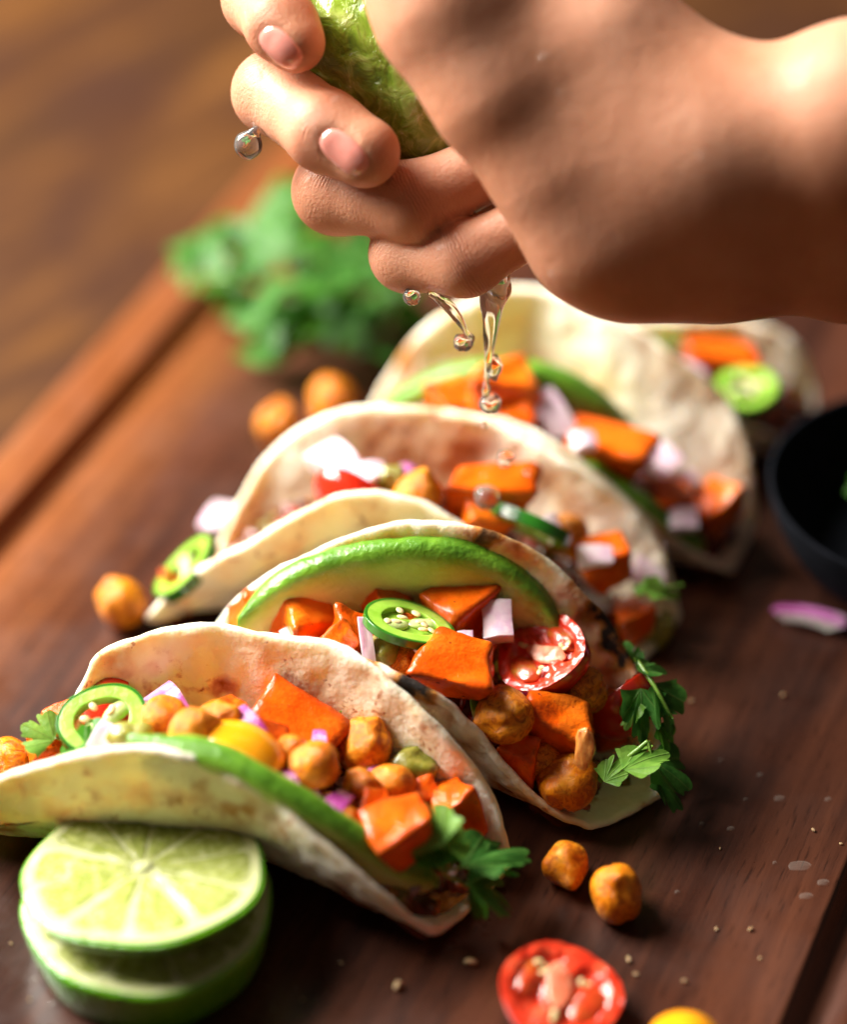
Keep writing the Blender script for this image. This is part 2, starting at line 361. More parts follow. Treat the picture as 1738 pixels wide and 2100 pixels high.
table = link('table', mesh('table', V, [(0, 1, 2, 3)], M['table'], False), loc=(0, 0, -BT - .02), rot=(0, 0, math.radians(-35)))
tag(table, 'rustic brown wooden table top beyond the board', None, kind='structure')

# ------------------------------------------------------------------ tortillas
TACO = {
 1: dict(N=[(-110,1660,1.2),(0,1592,2.9),(180,1543,4.0),(300,1543,4.2),(430,1572,4.0),(560,1650,3.4),(700,1760,2.5),(800,1845,1.6),(885,1912,.5)],
   F=[(60,1570,1.0),(150,1440,2.4),(220,1330,3.6),(400,1277,4.2),(550,1300,4.2),(720,1342,4.2),(890,1480,3.2),(1000,1620,1.8),(1046,1760,.5)], bias=.62, fill=.70),
 2: dict(N=[(300,1420,1.0),(420,1340,2.6),(560,1312,3.6),(720,1342,3.9),(870,1400,3.6),(950,1470,2.9),(1050,1590,1.6),(1130,1660,.8),(1210,1697,.3)],
   F=[(420,1330,1.0),(480,1240,2.6),(580,1165,4.0),(720,1095,4.9),(870,1068,5.2),(1030,1095,5.0),(1180,1200,3.8),(1290,1350,2.2),(1375,1610,.35)], bias=.5, fill=.75),
 3: dict(N=[(303,1268,.5),(360,1210,1.4),(460,1140,2.6),(600,1058,3.7),(760,1013,4.2),(900,1045,3.9),(1060,1150,2.8),(1200,1290,1.2),(1290,1370,.3)],
   F=[(440,1170,.5),(480,1060,1.4),(550,940,2.7),(660,860,3.9),(810,832,4.3),(1000,868,4.2),(1200,970,3.5),(1340,1100,2.2),(1392,1260,.4)], bias=.5, fill=.82),
 4: dict(N=[(640,960,.6),(700,890,2.0),(800,850,3.2),(950,850,3.9),(1100,890,3.9),(1220,970,3.2),(1330,1060,2.1),(1420,1130,1.0),(1500,1170,.3)],
   F=[(750,880,.8),(790,790,2.0),(860,690,3.6),(970,615,4.7),(1090,590,5.0),(1250,648,4.9),(1400,745,4.1),(1520,880,2.7),(1548,1055,.5)], bias=.5, fill=.8),
 5: dict(N=[(1000,860,.6),(1050,800,1.8),(1150,760,2.6),(1260,760,2.9),(1360,790,2.9),(1450,830,2.4),(1520,870,1.7),(1575,890,1.0),(1625,905,.3)],
   F=[(1080,760,.6),(1120,700,1.6),(1190,672,2.3),(1300,660,2.7),(1420,656,2.8),(1540,660,2.7),(1630,704,2.2),(1668,780,1.2),(1674,860,.3)], bias=.5, fill=.85)}
TLAB = {1: 'nearest folded tortilla, leaning over the lime slices', 2: 'second tortilla from the front with charred right end, holding the big avocado slice',
        3: 'middle tortilla of the row, pale tip pointing left beside a loose chickpea', 4: 'fourth tortilla from the front, broad scorched back wall below the hand',
        5: 'farthest tortilla, small and blurred under the wrist'}
HALF = .10
def ucurve(n, f, bias, nt):
    h = max(n[2], f[2]); b = n + (f - n) * bias; b[2] = HALF + .06
    def bez(p0, p1, p2, p3, k):
        t = np.linspace(0, 1, k)[:, None]; return (1 - t) ** 3 * p0 + 3 * (1 - t) ** 2 * t * p1 + 3 * (1 - t) * t * t * p2 + t ** 3 * p3
    def half(p):
        d = p - b; pl = np.array([d[0], d[1], 0]); c1 = p - pl * .12; c1[2] = b[2] + (p[2] - b[2]) * .38
        c2 = b + pl * .62; return c1, c2
    c1, c2 = half(n); e1, e2 = half(f); k = nt // 2
    A = bez(n, c1, c2, b, k + 1)[:-1]; B = bez(b, e2, e1, f, nt - k); return np.vstack([A, B])
BEDS = {}; WALL = {}
for tk, T in TACO.items():
    ns, nt = 110, 80
    Np = spline([P(*q) for q in T['N']], ns); Fp = spline([P(*q) for q in T['F']], ns)
    C = np.array([ucurve(Np[i], Fp[i], T['bias'], nt) for i in range(ns)])
    C[..., 2] = np.maximum(C[..., 2], HALF + .03)
    def normals(C):
        du = np.gradient(C, axis=0); dv = np.gradient(C, axis=1); n = np.cross(du, dv); return n / (np.linalg.norm(n, axis=-1, keepdims=True) + 1e-9)
    nn = normals(C); tt = np.linspace(-1, 1, nt)[None, :]; up = np.clip((C[..., 2] - .5) / 2.5, 0, 1)
    disp = (.16 * noise(C, .55, tk * 10, 1) + .06 * noise(C, 1.6, tk * 10 + 3, 2)) * up + .03 * noise(C, 3.2, tk * 10 + 5, 2)
    C = C + nn * disp[..., None]; C[..., 2] = np.maximum(C[..., 2], HALF + .01); WALL[tk] = C; nn = normals(C)
    ss = np.linspace(0, 1, ns)[:, None]
    rimd = np.minimum(1 - abs(tt) + 0 * ss, np.minimum(ss, 1 - ss) * 1.6 + 0 * tt)
    th = HALF * (1 + .2 * noise(C, 2.0, 77)) 
    A = (C + nn * th[..., None]).reshape(-1, 3); B = (C - nn * th[..., None]).reshape(-1, 3)
    ring = [i * nt for i in range(ns)] + [(ns - 1) * nt + j for j in range(1, nt)] + [i * nt + nt - 1 for i in range(ns - 2, -1, -1)] + [j for j in range(nt - 2, 0, -1)]
    Cf = C.reshape(-1, 3); cen = Cf.mean(0); rv = Cf[ring]; tg = np.roll(rv, -1, 0) - np.roll(rv, 1, 0); ov = np.cross(tg, nn.reshape(-1, 3)[ring]); ov /= np.linalg.norm(ov, axis=1)[:, None] + 1e-9
    inn = []
    for q in ring:
        i, j = divmod(q, nt); i2 = min(max(i, 2), ns - 3); j2 = min(max(j, 2), nt - 3); inn.append(Cf[q] - Cf[i2 * nt + j2])
    sg = np.sign((ov * np.array(inn)).sum(1)); ov *= np.where(sg == 0, 1, sg)[:, None]
    R = rv + ov * HALF * .75
    V = np.vstack([A, B, R]); nA = ns * nt; F = grid_faces(ns, nt); F = F + [tuple(nA + q for q in f[::-1]) for f in F]; nr = len(ring)
    for i in range(nr):
        j = (i + 1) % nr; F += [(ring[i], ring[j], 2 * nA + j, 2 * nA + i), (2 * nA + i, 2 * nA + j, nA + ring[j], nA + ring[i])]
    # scorch marks that this particular tortilla has
    S, TT = np.broadcast_to(ss, (ns, nt)), np.broadcast_to(tt, (ns, nt)); ch = np.zeros((ns, nt))
    def spot(s0, t0, rs, rt, a): 
        global ch
        ch = np.maximum(ch, a * np.exp(-((S - s0) / rs) ** 2 - ((TT - t0) / rt) ** 2))
    nzc = .6 + .9 * noise(C, 2.4, 5, 3)
    if tk == 2:
        spot(.83, 1.0, .09, .20, 1.15); spot(.62, 1.0, .05, .06, 1.0); spot(.47, -1.0, .07, .05, 1.25); spot(.75, -.75, .07, .25, .7); spot(.62, -.9, .05, .2, .45)
    if tk == 1:
        spot(.55, -.85, .10, .13, .5); spot(.42, .78, .035, .05, .55); spot(.30, .88, .03, .04, .5); spot(.58, .8, .04, .06, .45); spot(.8, .85, .06, .1, .4); spot(.1, -.55, .05, .12, .5)
    if tk == 3: spot(.12, -.7, .06, .2, .4); spot(.55, .85, .2, .12, .35)
    if tk == 4: spot(.2, .9, .07, .2, .7); spot(.5, .75, .04, .1, .5); spot(.66, .6, .05, .12, .5); spot(.8, -.9, .1, .2, .5)
    ch = np.clip(ch * np.clip(nzc, 0.15, 1.6), 0, 1).ravel()
    base = Cf.mean(0).copy(); base[2] = 0
    V = V - base; V[:, 2] = np.maximum(V[:, 2], .004)
    o = link('tortilla', rec(mesh('tortilla', V, F, M['tortilla'], attrs=dict(char=np.concatenate([ch, ch, ch[ring]])))), loc=base)
    tag(o, TLAB[tk], 'tortilla', 'tortillas standing in a row')
    # bed of salsa and juices under the toppings
    nb, nw = 60, 22; rows = []
    for i in np.linspace(4, ns - 5, nb).astype(int):
        c = C[i]; lv = HALF + T['fill'] * (min(c[0, 2], c[-1, 2]) - HALF) * (min(1, .55 + 1.4 * i / ns) if tk == 3 else 1); h = nt // 2
        j0 = int(np.argmin(abs(c[:h, 2] - lv))); j1 = h + int(np.argmin(abs(c[h:, 2] - lv)))
        x = np.linspace(0, 1, nw)[:, None]; r = c[j0] * (1 - x) + c[j1] * x
        r[:, 2] = lv - .35 + (.45 * np.sin(np.pi * x[:, 0])) * min(1, lv / 2); rows.append(r)
    Bd = np.array(rows); Bd[..., 2] += .16 * noise(Bd, 1.3, tk, 2); Bd[..., 2] = np.maximum(Bd[..., 2], .22); BEDS[tk] = Bd.copy(); Bd[..., 2] -= {1: 1.0, 3: 1.1}.get(tk, .35) * np.linspace(0, 1, nw)[None, :] * np.clip(Bd[..., 2] / 2, 0, 1); Bd[..., 2] = np.maximum(Bd[..., 2], .2)
    Vb = [Bd.reshape(-1, 3) - base]; Fb = grid_faces(nb, nw); cl = [np.full(nb * nw, .1)]; kk = nb * nw; rg = np.random.default_rng(tk)
    for q in range(200):
        c0 = Bd[rg.integers(1, nb - 1), rg.integers(2, nw - 2)] - base; sz = rg.uniform(.08, .22, 3) * np.array([1, 1, .6]); rot = np.array(Euler(tuple(rg.uniform(0, 6.28, 3))).to_matrix())
        cb = np.array([(a, b, c) for a in (-1, 1) for b in (-1, 1) for c in (-1, 1)]) * sz * rg.uniform(.7, 1.2, (8, 1)); Vb.append(cb @ rot.T + c0 + np.array([0, 0, rg.uniform(-.05, .12)]))
        Fb += [tuple(kk + w for w in f) for f in ((0, 1, 3, 2), (4, 6, 7, 5), (0, 4, 5, 1), (2, 3, 7, 6), (0, 2, 6, 4), (1, 5, 7, 3))]; kk += 8; cl.append(np.full(8, rg.uniform(0, 1)))
    ob = link('salsa', mesh('salsa', np.vstack(Vb), Fb, M['salsa'], attrs=dict(bit=np.concatenate(cl))), loc=base)
    tag(ob, 'chopped red salsa lying deep inside tortilla under the toppings', 'salsa', 'salsa beds', 'stuff')

BEDP = {k: (PROJ(b.reshape(-1, 3)), b.reshape(-1, 3)) for k, b in BEDS.items()}
def onbed(k, x, y):
    pr, b = BEDP[k]; d = np.hypot(pr[:, 0] - x, pr[:, 1] - y); return b[int(np.argmin(d + .02 * pr[:, 2]))]
def at(k, x, y, lift):                          # point over a bed (or the board) seen at frame point x, y
    if k == 0: return P(x, y, lift)
    dep = PROJ(onbed(k, x, y))[2] - lift; return Pd(x, y, dep)

# ------------------------------------------------------------------ shared shapes
def chickpea_mesh(seed):
    V, F = sphere(48, 34); az = np.arctan2(V[:, 1], V[:, 0]); z = V[:, 2]
    r = 1 - .15 * np.exp(-(az / .20) ** 2) * np.clip(1 - z * z, 0, 1) - .04 * np.exp(-((abs(az) - math.pi) / .3) ** 2)
    beak = np.exp(-((V - np.array([.55, 0, .83])) ** 2).sum(1) / .10); r += .30 * beak
    r += .19 * noise(V, 1.1, seed, 1) + .02 * noise(V, 3.1, seed + 9, 2)
    V = V * r[:, None] * np.array([1.0, .94, .98]); return mesh('chickpea', V * 1.0, F, M['chickpea'])
CHICK = [chickpea_mesh(i * 13 + 1) for i in range(5)]
def cube_mesh(seed):
    rg = np.random.default_rng(seed); bm = bmesh.new(); bmesh.ops.create_cube(bm, size=1.0)
    for v in bm.verts: v.co += Vector(rg.uniform(-.2, .2, 3))
    bmesh.ops.bevel(bm, geom=bm.edges[:] + bm.verts[:], offset=.11, segments=3, profile=.55, affect='EDGES')
    bmesh.ops.subdivide_edges(bm, edges=[e for e in bm.edges if e.calc_length() > .3], cuts=7, use_grid_fill=True)
    co_ = np.array([v.co[:] for v in bm.verts]); d = .06 * noise(co_, 1.9, seed, 2) + .02 * noise(co_, 6, seed + 1, 2); bm.normal_update()
    for v, q in zip(bm.verts, d): v.co += v.normal * float(q)
    for v in bm.verts: v.co *= CM
    m = bpy.data.meshes.new('sweet_potato_cube'); bm.to_mesh(m); bm.free(); m.materials.append(M['potato']); m.polygons.foreach_set('use_smooth', [True] * len(m.polygons)); return m
CUBE = [cube_mesh(i) for i in range(7)]
def onion_mesh(seed, curve=.6, taper=.3, tmul=1.0):
    rg = np.random.default_rng(seed); nx, ny, nz = 12, 8, 4; V = []; tint = []; F = []; idx = {}
    for i in range(nx):
        for j in range(ny):
            for k in range(nz):
                if 0 < i < nx - 1 and 0 < j < ny - 1 and 0 < k < nz - 1: continue
                u, v, t = i / (nx - 1) - .5, j / (ny - 1) - .5, k / (nz - 1)
                v2 = v * (1 - taper * (u + .5)); a = u * curve * 2; rr = 1 / (curve * 2) + (t - .5) * .42
                idx[i, j, k] = len(V); V.append((rr * math.sin(a), v2, rr * math.cos(a) - 1 / (curve * 2))); tint.append((.80 * t ** 4 + .22 * (u + .5)) * tmul)
    def q(*c):
        if all(x in idx for x in c): F.append([idx[x] for x in c])
    for i in range(nx - 1):
        for j in range(ny - 1):
            for k in (0, nz - 1): q((i, j, k), (i + 1, j, k), (i + 1, j + 1, k), (i, j + 1, k))
    for i in range(nx - 1):
        for k in range(nz - 1):
            for j in (0, ny - 1): q((i, j, k), (i + 1, j, k), (i + 1, j, k + 1), (i, j, k + 1))
    for j in range(ny - 1):
        for k in range(nz - 1):
            for i in (0, nx - 1): q((i, j, k), (i, j + 1, k), (i, j + 1, k + 1), (i, j, k + 1))
    V = np.array(V); V = V + .03 * noise(V, 2, seed)[:, None]
    return rec(mesh('onion_piece', V, F, M['onion'], smooth=False, attrs=dict(tint=tint)))
ONION = [onion_mesh(1, .6, .3, 1.0), onion_mesh(2, .35, .25, .62), onion_mesh(3, .9, .6, 1.15), onion_mesh(4, .15, .0, .65)]
def blob_mesh(name, mat, seed, amp=.18):
    V, F = sphere(26, 16); r = 1 + amp * noise(V, 1.5, seed, 2) + .05 * noise(V, 5, seed + 2); return mesh(name, V * r[:, None], F, mat)
RELISH = [blob_mesh('relish_chunk', M['relish'], i + 40, .28) for i in range(3)]
PEEL = blob_mesh('peel', M['peel'], 61, .3)

# jalapeno slice: flat ring with ribs and seeds (local Z = axis), radius 1
def jal_parts():
    n = 56; parts = []
    def ringmesh(r0, r1, h0, h1, seed, mat, nm):
        prof = [(r0, h0), (r1, h0), (r1, h1), (r0, h1)]; pp = []
        for i in range(4):
            a, b = np.array(prof[i]), np.array(prof[(i + 1) % 4]); pp += [a, a * .92 + b * .08, a * .5 + b * .5, a * .08 + b * .92]
        V = []
        for r, z in pp:
            for k in range(n):
                a = 2 * math.pi * k / n; wv = 1 + .05 * math.cos(2 * a + seed) + .03 * math.sin(3 * a)
                V.append((r * wv * math.cos(a), r * wv * math.sin(a), z))
        return rec(mesh(nm, V, grid_faces(len(pp), n, True, True), mat))
    parts.append(('skin', ringmesh(.93, 1.0, -.155, .155, 0, M['jal_skin'], 'skin')))
    parts.append(('flesh', ringmesh(.62, .935, -.15, .15, 0, M['jal_flesh'], 'flesh')))
    for a in (.35, .35 + math.pi):
        V, F = sphere(18, 12); V = V * np.array([.40, .22, .135]) + np.array([.40, 0, 0]); V[:, :2] += .04 * noise(V, 3, 4)[:, None]
        c, s = math.cos(a), math.sin(a); V = np.stack([V[:, 0] * c - V[:, 1] * s, V[:, 0] * s + V[:, 1] * c, V[:, 2]], -1); parts.append(('rib', mesh('rib', V, F, M['jal_rib'])))
    V, F = sphere(10, 8); V = V * np.array([.13, .09, .05])
    parts.append(('seed', mesh('seed', V, F, M['seed']))); return parts
JAL = jal_parts()
def jalapeno(p, r, n, roll, label, seeds=6, seed=0, thick=1.0, membrane=False):
    e = link('jalapeno_slice', None, loc=p, rot=rot_normal(n, roll), scale=(r, r, r * thick)); rg = np.random.default_rng(seed)
    for nm, m in JAL[:-1]: link(nm, m, e)
    for k in range(seeds):
        a = rg.uniform(0, 6.28); q = rg.uniform(.2, .55)
        link('seed', JAL[-1][1], e, loc=(q * math.cos(a), q * math.sin(a), .12), rot=(rg.uniform(-.4, .4), 0, rg.uniform(0, 6)))
    if membrane:
        V, F = lathe([(.001, -.02), (.3, -.04), (.72, -.05)], 32); link('membrane', mesh('membrane', V, F, M['jal_flesh']), e)
    tag(e, label, 'jalapeno', 'jalapeno slices'); return e

# halved cherry tomato, local +Z = cut face, radius 1
def tomato_parts(skin, flesh, core, gel, nl=3, seed=0):
    n = 60; out = []
    def warp(V): return V + np.stack([noise(V, 1.1, 50 + seed), noise(V, 1.1, 60 + seed), .6 * noise(V, 1.3, 70 + seed)], -1) * .13
    prof = [(math.cos(a), -1.05 * math.sin(a)) for a in np.linspace(0, math.pi / 2 - .01, 22)]; prof = [(1.0, .03), (.985, .05)] [::-1] + prof
    V, F = lathe(prof, n); out.append(('skin', rec(mesh('skin', warp(V), F, skin))))
    rr = np.linspace(.001, .99, 34); V = []; 
    for r in rr:
        for k in range(n * 2):
            a = 2 * math.pi * k / (n * 2); cell = abs(math.sin(nl / 2 * a + .4)) ** .5
            inside = 1 / (1 + math.exp(-(r - .26) * 30)) * 1 / (1 + math.exp((r - .74) * 34)) * min(1, max(0, (cell - .42) * 5))
            V.append((r * math.cos(a), r * math.sin(a), .05 - .15 * inside - .02 * (1 - r)))
    V = np.array(V); V[:, 2] += .02 * noise(V, 5, 8, 2); out.append(('flesh', mesh('flesh', warp(V + np.array([0, 0, 1]) * .03 * noise(V, 9, 3, 2)[:, None]), grid_faces(len(rr), n * 2, wrap_m=True), flesh)))
    V, F = sphere(16, 10); V = V * np.array([.42, .17, .05]) + np.array([.08, 0, .035]); V *= 1.25; V += .05 * noise(V, 4, 3)[:, None]; out.append(('core', mesh('core', warp(V), F, core)))
    for q in range(nl):
        a = (math.pi * (q + .5) - .4) / (nl / 2); V, F = sphere(20, 12); V = V * (np.array([.25, .36 if nl == 3 else .42, .13])) * (1 + .2 * noise(V, 2, q))[:, None]; V += np.array([.5, 0, -.085])
        c, s = math.cos(a), math.sin(a); V = np.stack([V[:, 0] * c - V[:, 1] * s, V[:, 0] * s + V[:, 1] * c, V[:, 2]], -1); out.append(('gel', mesh('gel', warp(V), F, gel)))
    V, F = sphere(10, 8); out.append(('seed', mesh('seed', V * np.array([.085, .055, .035]), F, M['seed']))); return out
TOM = tomato_parts(M['tomato_skin'], M['tomato_flesh'], M['tomato_core'], M['gel'])
TOM2 = tomato_parts(M['tomato_skin'], M['tomato_flesh'], M['tomato_core'], M['gel'], 2, 5)
YTOM = tomato_parts(M['yellow_skin'], M['yellow_flesh'], M['yellow_flesh'], M['gel'])
def tomato(p, r, n, roll, label, parts=TOM, scale=(1, 1, 1), seeds=9, name='tomato_half', seed=0):
    e = link(name, None, loc=p, rot=rot_normal(n, roll), scale=tuple(r * q for q in scale)); rg = np.random.default_rng(seed)
    fl = None
    for nm, m in parts[:-1]:
        q = link(nm, m, e); fl = q if nm == 'flesh' else fl
    for k in range(seeds):
        q3 = k % 3; a = (math.pi * (q3 + .5) - .4) / 1.5 + rg.uniform(-.35, .35); q = rg.uniform(.38, .66)
        link('seed', parts[-1][1], fl, loc=(q * math.cos(a), q * math.sin(a), rg.uniform(-.02, .035)), rot=(rg.uniform(-.5, .5), rg.uniform(-.5, .5), rg.uniform(0, 6)))
    tag(e, label, 'tomato'); return e

# cilantro leaf patch: base at origin, tip along +X, unit length, curled by bend/cup
def leaf_verts(seed, bend=.3, cup=.25):
    rg = np.random.default_rng(seed); nth, nr = 111, 10; th = np.linspace(-1.42, 1.42, nth); V = []; vein = []
    ph = rg.uniform(-.1, .1)
    cl1, cl2 = .46 + rg.uniform(-.08, .08), .46 + rg.uniform(-.08, .08)
    R = .86 * (1 - .16 * (th / 1.4) ** 2) * (1 - .40 * np.exp(-((th - cl1) / .085) ** 2)) * (1 - .40 * np.exp(-((th + cl2) / .085) ** 2)) * (.90 + .13 * abs(np.sin(th * 6.3 + 1.2 + ph)) ** .8) + .006 * rg.normal(size=nth)
    for i, t in enumerate(th):
        for j in range(nr):
            r = R[i] * j / (nr - 1); x = .10 + r * math.cos(t); y = r * math.sin(t) * .80
            x = x * 1.0; z = -bend * x * x + cup * y * y + .05 * math.sin(6 * t + seed) * (j / (nr - 1)) ** 2
            V.append((x, y, z)); vein.append(max(math.exp(-((t - q) * (r + .05) / .016) ** 2) for q in (ph * .5, .85, -.85)))
    return np.array(V), grid_faces(nth, nr), np.array(vein)
def leaf(parent, base, tip, normal, mat, seed, width=1.0, bend=.3, cup=.25):
    base, tip = np.asarray(base, float), np.asarray(tip, float); x = tip - base; L = np.linalg.norm(x); x /= L
    z = np.asarray(normal, float); z = z - (z @ x) * x; z /= np.linalg.norm(z); y = np.cross(z, x)
    V, F, ve = leaf_verts(seed, bend, cup); W = base + L * (V[:, :1] * x + 1.0 * width * V[:, 1:2] * y + V[:, 2:] * z)
    return link('leaf', mesh('leaf', W - np.array(parent['_o']), F, mat, attrs=dict(vein=ve)), parent)
def sprig(base, label, stems, leaves, name='cilantro_sprig', group='cilantro'):
    e = link(name, None, loc=base); e['_o'] = list(map(float, base))
    for pts, r0, r1 in stems:
        c = spline(pts, max(8, len(pts) * 6)); V, F = tube(c, np.linspace(r0, r1, len(c)), 7); link('stem', mesh('stem', V - np.array(base), F, M['stem']), e)
    for q in leaves: leaf(e, *q)
    del e['_o']; tag(e, label, 'cilantro', group); return e

# avocado slice swept along its green outer edge
def avocado(edge, inward, thick, width, label, wpow=.55, n=60):
    E = spline(edge, n); m = 14; s = np.linspace(0, 1, n); wd = width * np.clip(np.sin(np.pi * np.clip(s, .015, .985)), 0, 1) ** wpow
    inward = np.asarray(inward, float); inward /= np.linalg.norm(inward); chord = E[-1] - E[0]; chord /= np.linalg.norm(chord)
    nrm = np.cross(chord, inward); nrm /= np.linalg.norm(nrm); V = []; tint = []
    rho = np.concatenate([np.array([0, .04, .12, .25, .45, .65, .85, 1.0])]); k = len(rho)
    for i in range(n):
        tp = min(1, 6 * min(s[i], 1 - s[i]) + .25)
        loop = [(r, +1) for r in rho] + [(r, -1) for r in rho[::-1]]
        for r, sd in loop:
            t = thick * .5 * tp * (.35 + .65 * min(1, (r / .12)) ** .5) * (1 - .25 * r)
            p = E[i] + inward * r * wd[i] + nrm * sd * t; V.append(p); tint.append(r * wd[i] / width)
    V = np.array(V); V += .035 * noise(V, 1.8, 11, 2)[:, None] * np.array([.3, .3, 1]); L = 2 * k; F = grid_faces(n, L, wrap_m=True); F += [list(range(L)), [(n - 1) * L + j for j in range(L)]]
    base = E.mean(0); return tag(link('avocado_slice', rec(mesh('avocado_slice', V - base, F, M['avocado'], attrs=dict(tint=tint))), loc=base), label, 'avocado', 'avocado slices')

# ------------------------------------------------------------------ toppings
ci = [0]
def chick(k, x, y, rpx, lift, label, rot=None, var=None):
    ci[0] += 1; p = at(k, x, y, lift) if k else P(x, y, lift); dep = PROJ(p)[2]; r = rpx * dep / FPX
    if k == 0: p = P(x, y, r * .97)
    rg = np.random.default_rng(ci[0] * 7); o = link('chickpea', CHICK[(ci[0] if var is None else var) % 5], loc=p, rot=rot if rot else tuple(rg.uniform(0, 6.28, 3)), scale=(r,) * 3)
    return tag(o, label, 'chickpea', 'roasted chickpeas')
qi = [0]
def cube(k, x, y, lift, size, rot, label):
    qi[0] += 1; p = at(k, x, y, lift); size = tuple(q * (.92 if k in (1, 2) else .9) for q in size); return tag(link('sweet_potato_cube', CUBE[qi[0] % 7], loc=p, rot=deg(*rot), scale=size), label, 'sweet potato', 'roasted sweet potato cubes')
def onion(k, x, y, lift, size, n, roll, label, var=0):
    p = at(k, x, y, lift); return tag(link('onion_piece', ONION[var], loc=p, rot=rot_normal(camdir(*n), math.radians(roll)), scale=size), label, 'onion', 'chopped red onion')
def relish(k, x, y, lift, size, label, var=0):
    p = at(k, x, y, lift); return tag(link('relish_chunk', RELISH[var], loc=p, scale=size, rot=(.3, .2, .5 * var)), label, 'relish', 'green relish chunks')

# --- nearest taco
chick(1, 22, 1572, 62, .3, 'large rough chickpea cut off by the left frame edge in nearest tortilla')
cube(1, 88, 1535, .2, (.7, .6, .6), (10, 20, 30), 'small orange cube between frame-edge chickpea and first cilantro leaf')
cube(1, 118, 1488, .1, (.7, .7, .7), (20, 0, 10), 'sweet potato cube peeping out left of the jalapeno ring')
jalapeno(at(1, 211, 1482, .95), .92, camdir(-.05, .55, .80), .5, 'jalapeno ring standing at the left end of nearest tortilla', 5, 3)
tomato(at(1, 246, 1450, -.35), 1.0, camdir(.80, .1, -.35), 0, 'red tomato wedge behind jalapeno ring in nearest tortilla', scale=(1, .8, .9))
onion(1, 345, 1440, .35, (.95, .75, .9), (-.3, .7, .6), 20, 'large lilac onion piece right of the jalapeno ring', 0)
onion(1, 212, 1512, .85, (.62, .5, .7), (.1, .3, .9), 60, 'pale onion bit in front of jalapeno ring at the tortilla rim', 1)
relish(1, 272, 1512, .75, (.5, .32, .35), 'olive relish chunk in front of jalapeno ring', 0)
chick(1, 335, 1478, 50, .55, 'chickpea directly below the large lilac onion piece')
chick(1, 392, 1502, 56, 1.0, 'shiny chickpea left of the yellow tomato, foremost of three')
chick(1, 450, 1488, 50, .6, 'flaky chickpea just left of the purple onion arc')
onion(1, 508, 1482, .8, (1.05, .55, .9), (-.2, .75, .6), 25, 'purple onion arc lying against the long sweet potato piece', 2)
cube(1, 612, 1482, .6, (1.75, 1.25, 1.25), (20, 16, -32), 'longest sweet potato piece in the middle of nearest tortilla')
tomato(at(1, 482, 1570, .55) + np.array([0, .25, .12]), .98, camdir(-.1, -.85, -.35), 0, 'yellow tomato half in nearest tortilla beside avocado edge', YTOM, (1.0, .9, .62), 0, 'yellow_tomato_half')
chick(1, 562, 1556, 36, .5, 'small chickpea wedged right of the yellow tomato')
chick(1, 646, 1568, 56, .85, 'round creased chickpea right of yellow tomato in nearest tortilla')
chick(1, 746, 1530, 58, .8, 'big glossy chickpea touching the back wall of nearest tortilla')
chick(1, 806, 1616, 53, .6, 'chickpea left of green relish near the right end of nearest tortilla')
chick(1, 704, 1688, 44, .4, 'chickpea half hidden behind avocado edge, left of square cube')
relish(1, 856, 1566, .4, (.64, .5, .42), 'shiny green relish chunk against nearest tortilla back wall', 1)
onion(1, 692, 1652, .6, (.95, .6, .8), (.1, .7, .5), -35, 'vivid purple onion wedge above the hidden chickpea', 2)
onion(1, 622, 1628, .35, (.6, .5, .7), (.1, .8, .5), 10, 'dark onion bit below the creased chickpea', 0)
cube(1, 822, 1718, .95, (1.35, 1.25, 1.2), (8, -6, 28), 'bright square sweet potato cube at right end of nearest tortilla')
cube(1, 940, 1672, .5, (1.0, 1.15, 1.95), (-6, -20, 20), 'tall sweet potato piece leaning on right end of nearest tortilla')
avocado([P(256, 1536, 4.15), P(420, 1560, 4.2), P(560, 1627, 3.8), P(700, 1713, 3.0), P(800, 1774, 2.2), P(896, 1826, 1.25)] + np.array([0.03, .34, 0.05]), (0.05, .25, -1), .62, 1.5, 'long avocado slice seen edge-on inside front wall of nearest tortilla', .5)
# --- second taco
cube(2, 522, 1262, .5, (1.0, 1.0, 1.0), (20, 30, 20), 'leftmost sweet potato cube below the big avocado slice')
cube(2, 628, 1278, .8, (1.45, 1.3, 1.25), (28, 14, 38), 'large sweet potato cube above front rim, left of jalapeno disc')
cube(2, 722, 1308, .45, (.95, .9, .8), (10, 30, 10), 'reddish cube directly left of the jalapeno disc')
cube(2, 792, 1236, .7, (.85, .8, .8), (30, 20, 30), 'small cube just behind the jalapeno disc')
onion(2, 752, 1312, 1.1, (.95, .28, .5), (.1, .1, 1), 92, 'white upright onion stick left of jalapeno disc', 3)
onion(2, 868, 1246, .3, (.55, .5, .6), (-.2, .6, .7), 30, 'pink onion bit between small cube and upright cube', 2)
onion(2, 350 + 208, 1285, .35, (.4, .35, .4), (0, .5, .8), 10, 'small pinkish onion bit on the front rim', 1)
relish(2, 792, 1328, .45, (.55, .42, .42), 'olive relish chunk under the jalapeno disc', 2)
jalapeno(at(2, 838, 1281, 2.1), .98, camdir(.28, .86, .40), 1.1, 'green jalapeno disc with seeds on top of second tortilla', 9, 5, .65, True)
cube(2, 938, 1248, .8, (1.3, 1.2, 1.35), (4, -6, 38), 'upright sweet potato cube in front of avocado slice, left of onion block')
cube(2, 986, 1330, .5, (.9, .9, .9), (20, 10, 40), 'cube behind the small white onion die')
cube(2, 928, 1372, 1.1, (1.75, 1.35, 1.45), (16, 10, -14), 'largest streaky sweet potato cube below jalapeno disc')
onion(2, 950, 1318, 1.75, (.45, .42, .75), (-.15, .5, .85), 20, 'small white onion die on the largest streaky cube', 3)
chick(2, 826, 1356, 32, .3, 'chickpea peeping out left of the largest streaky cube')
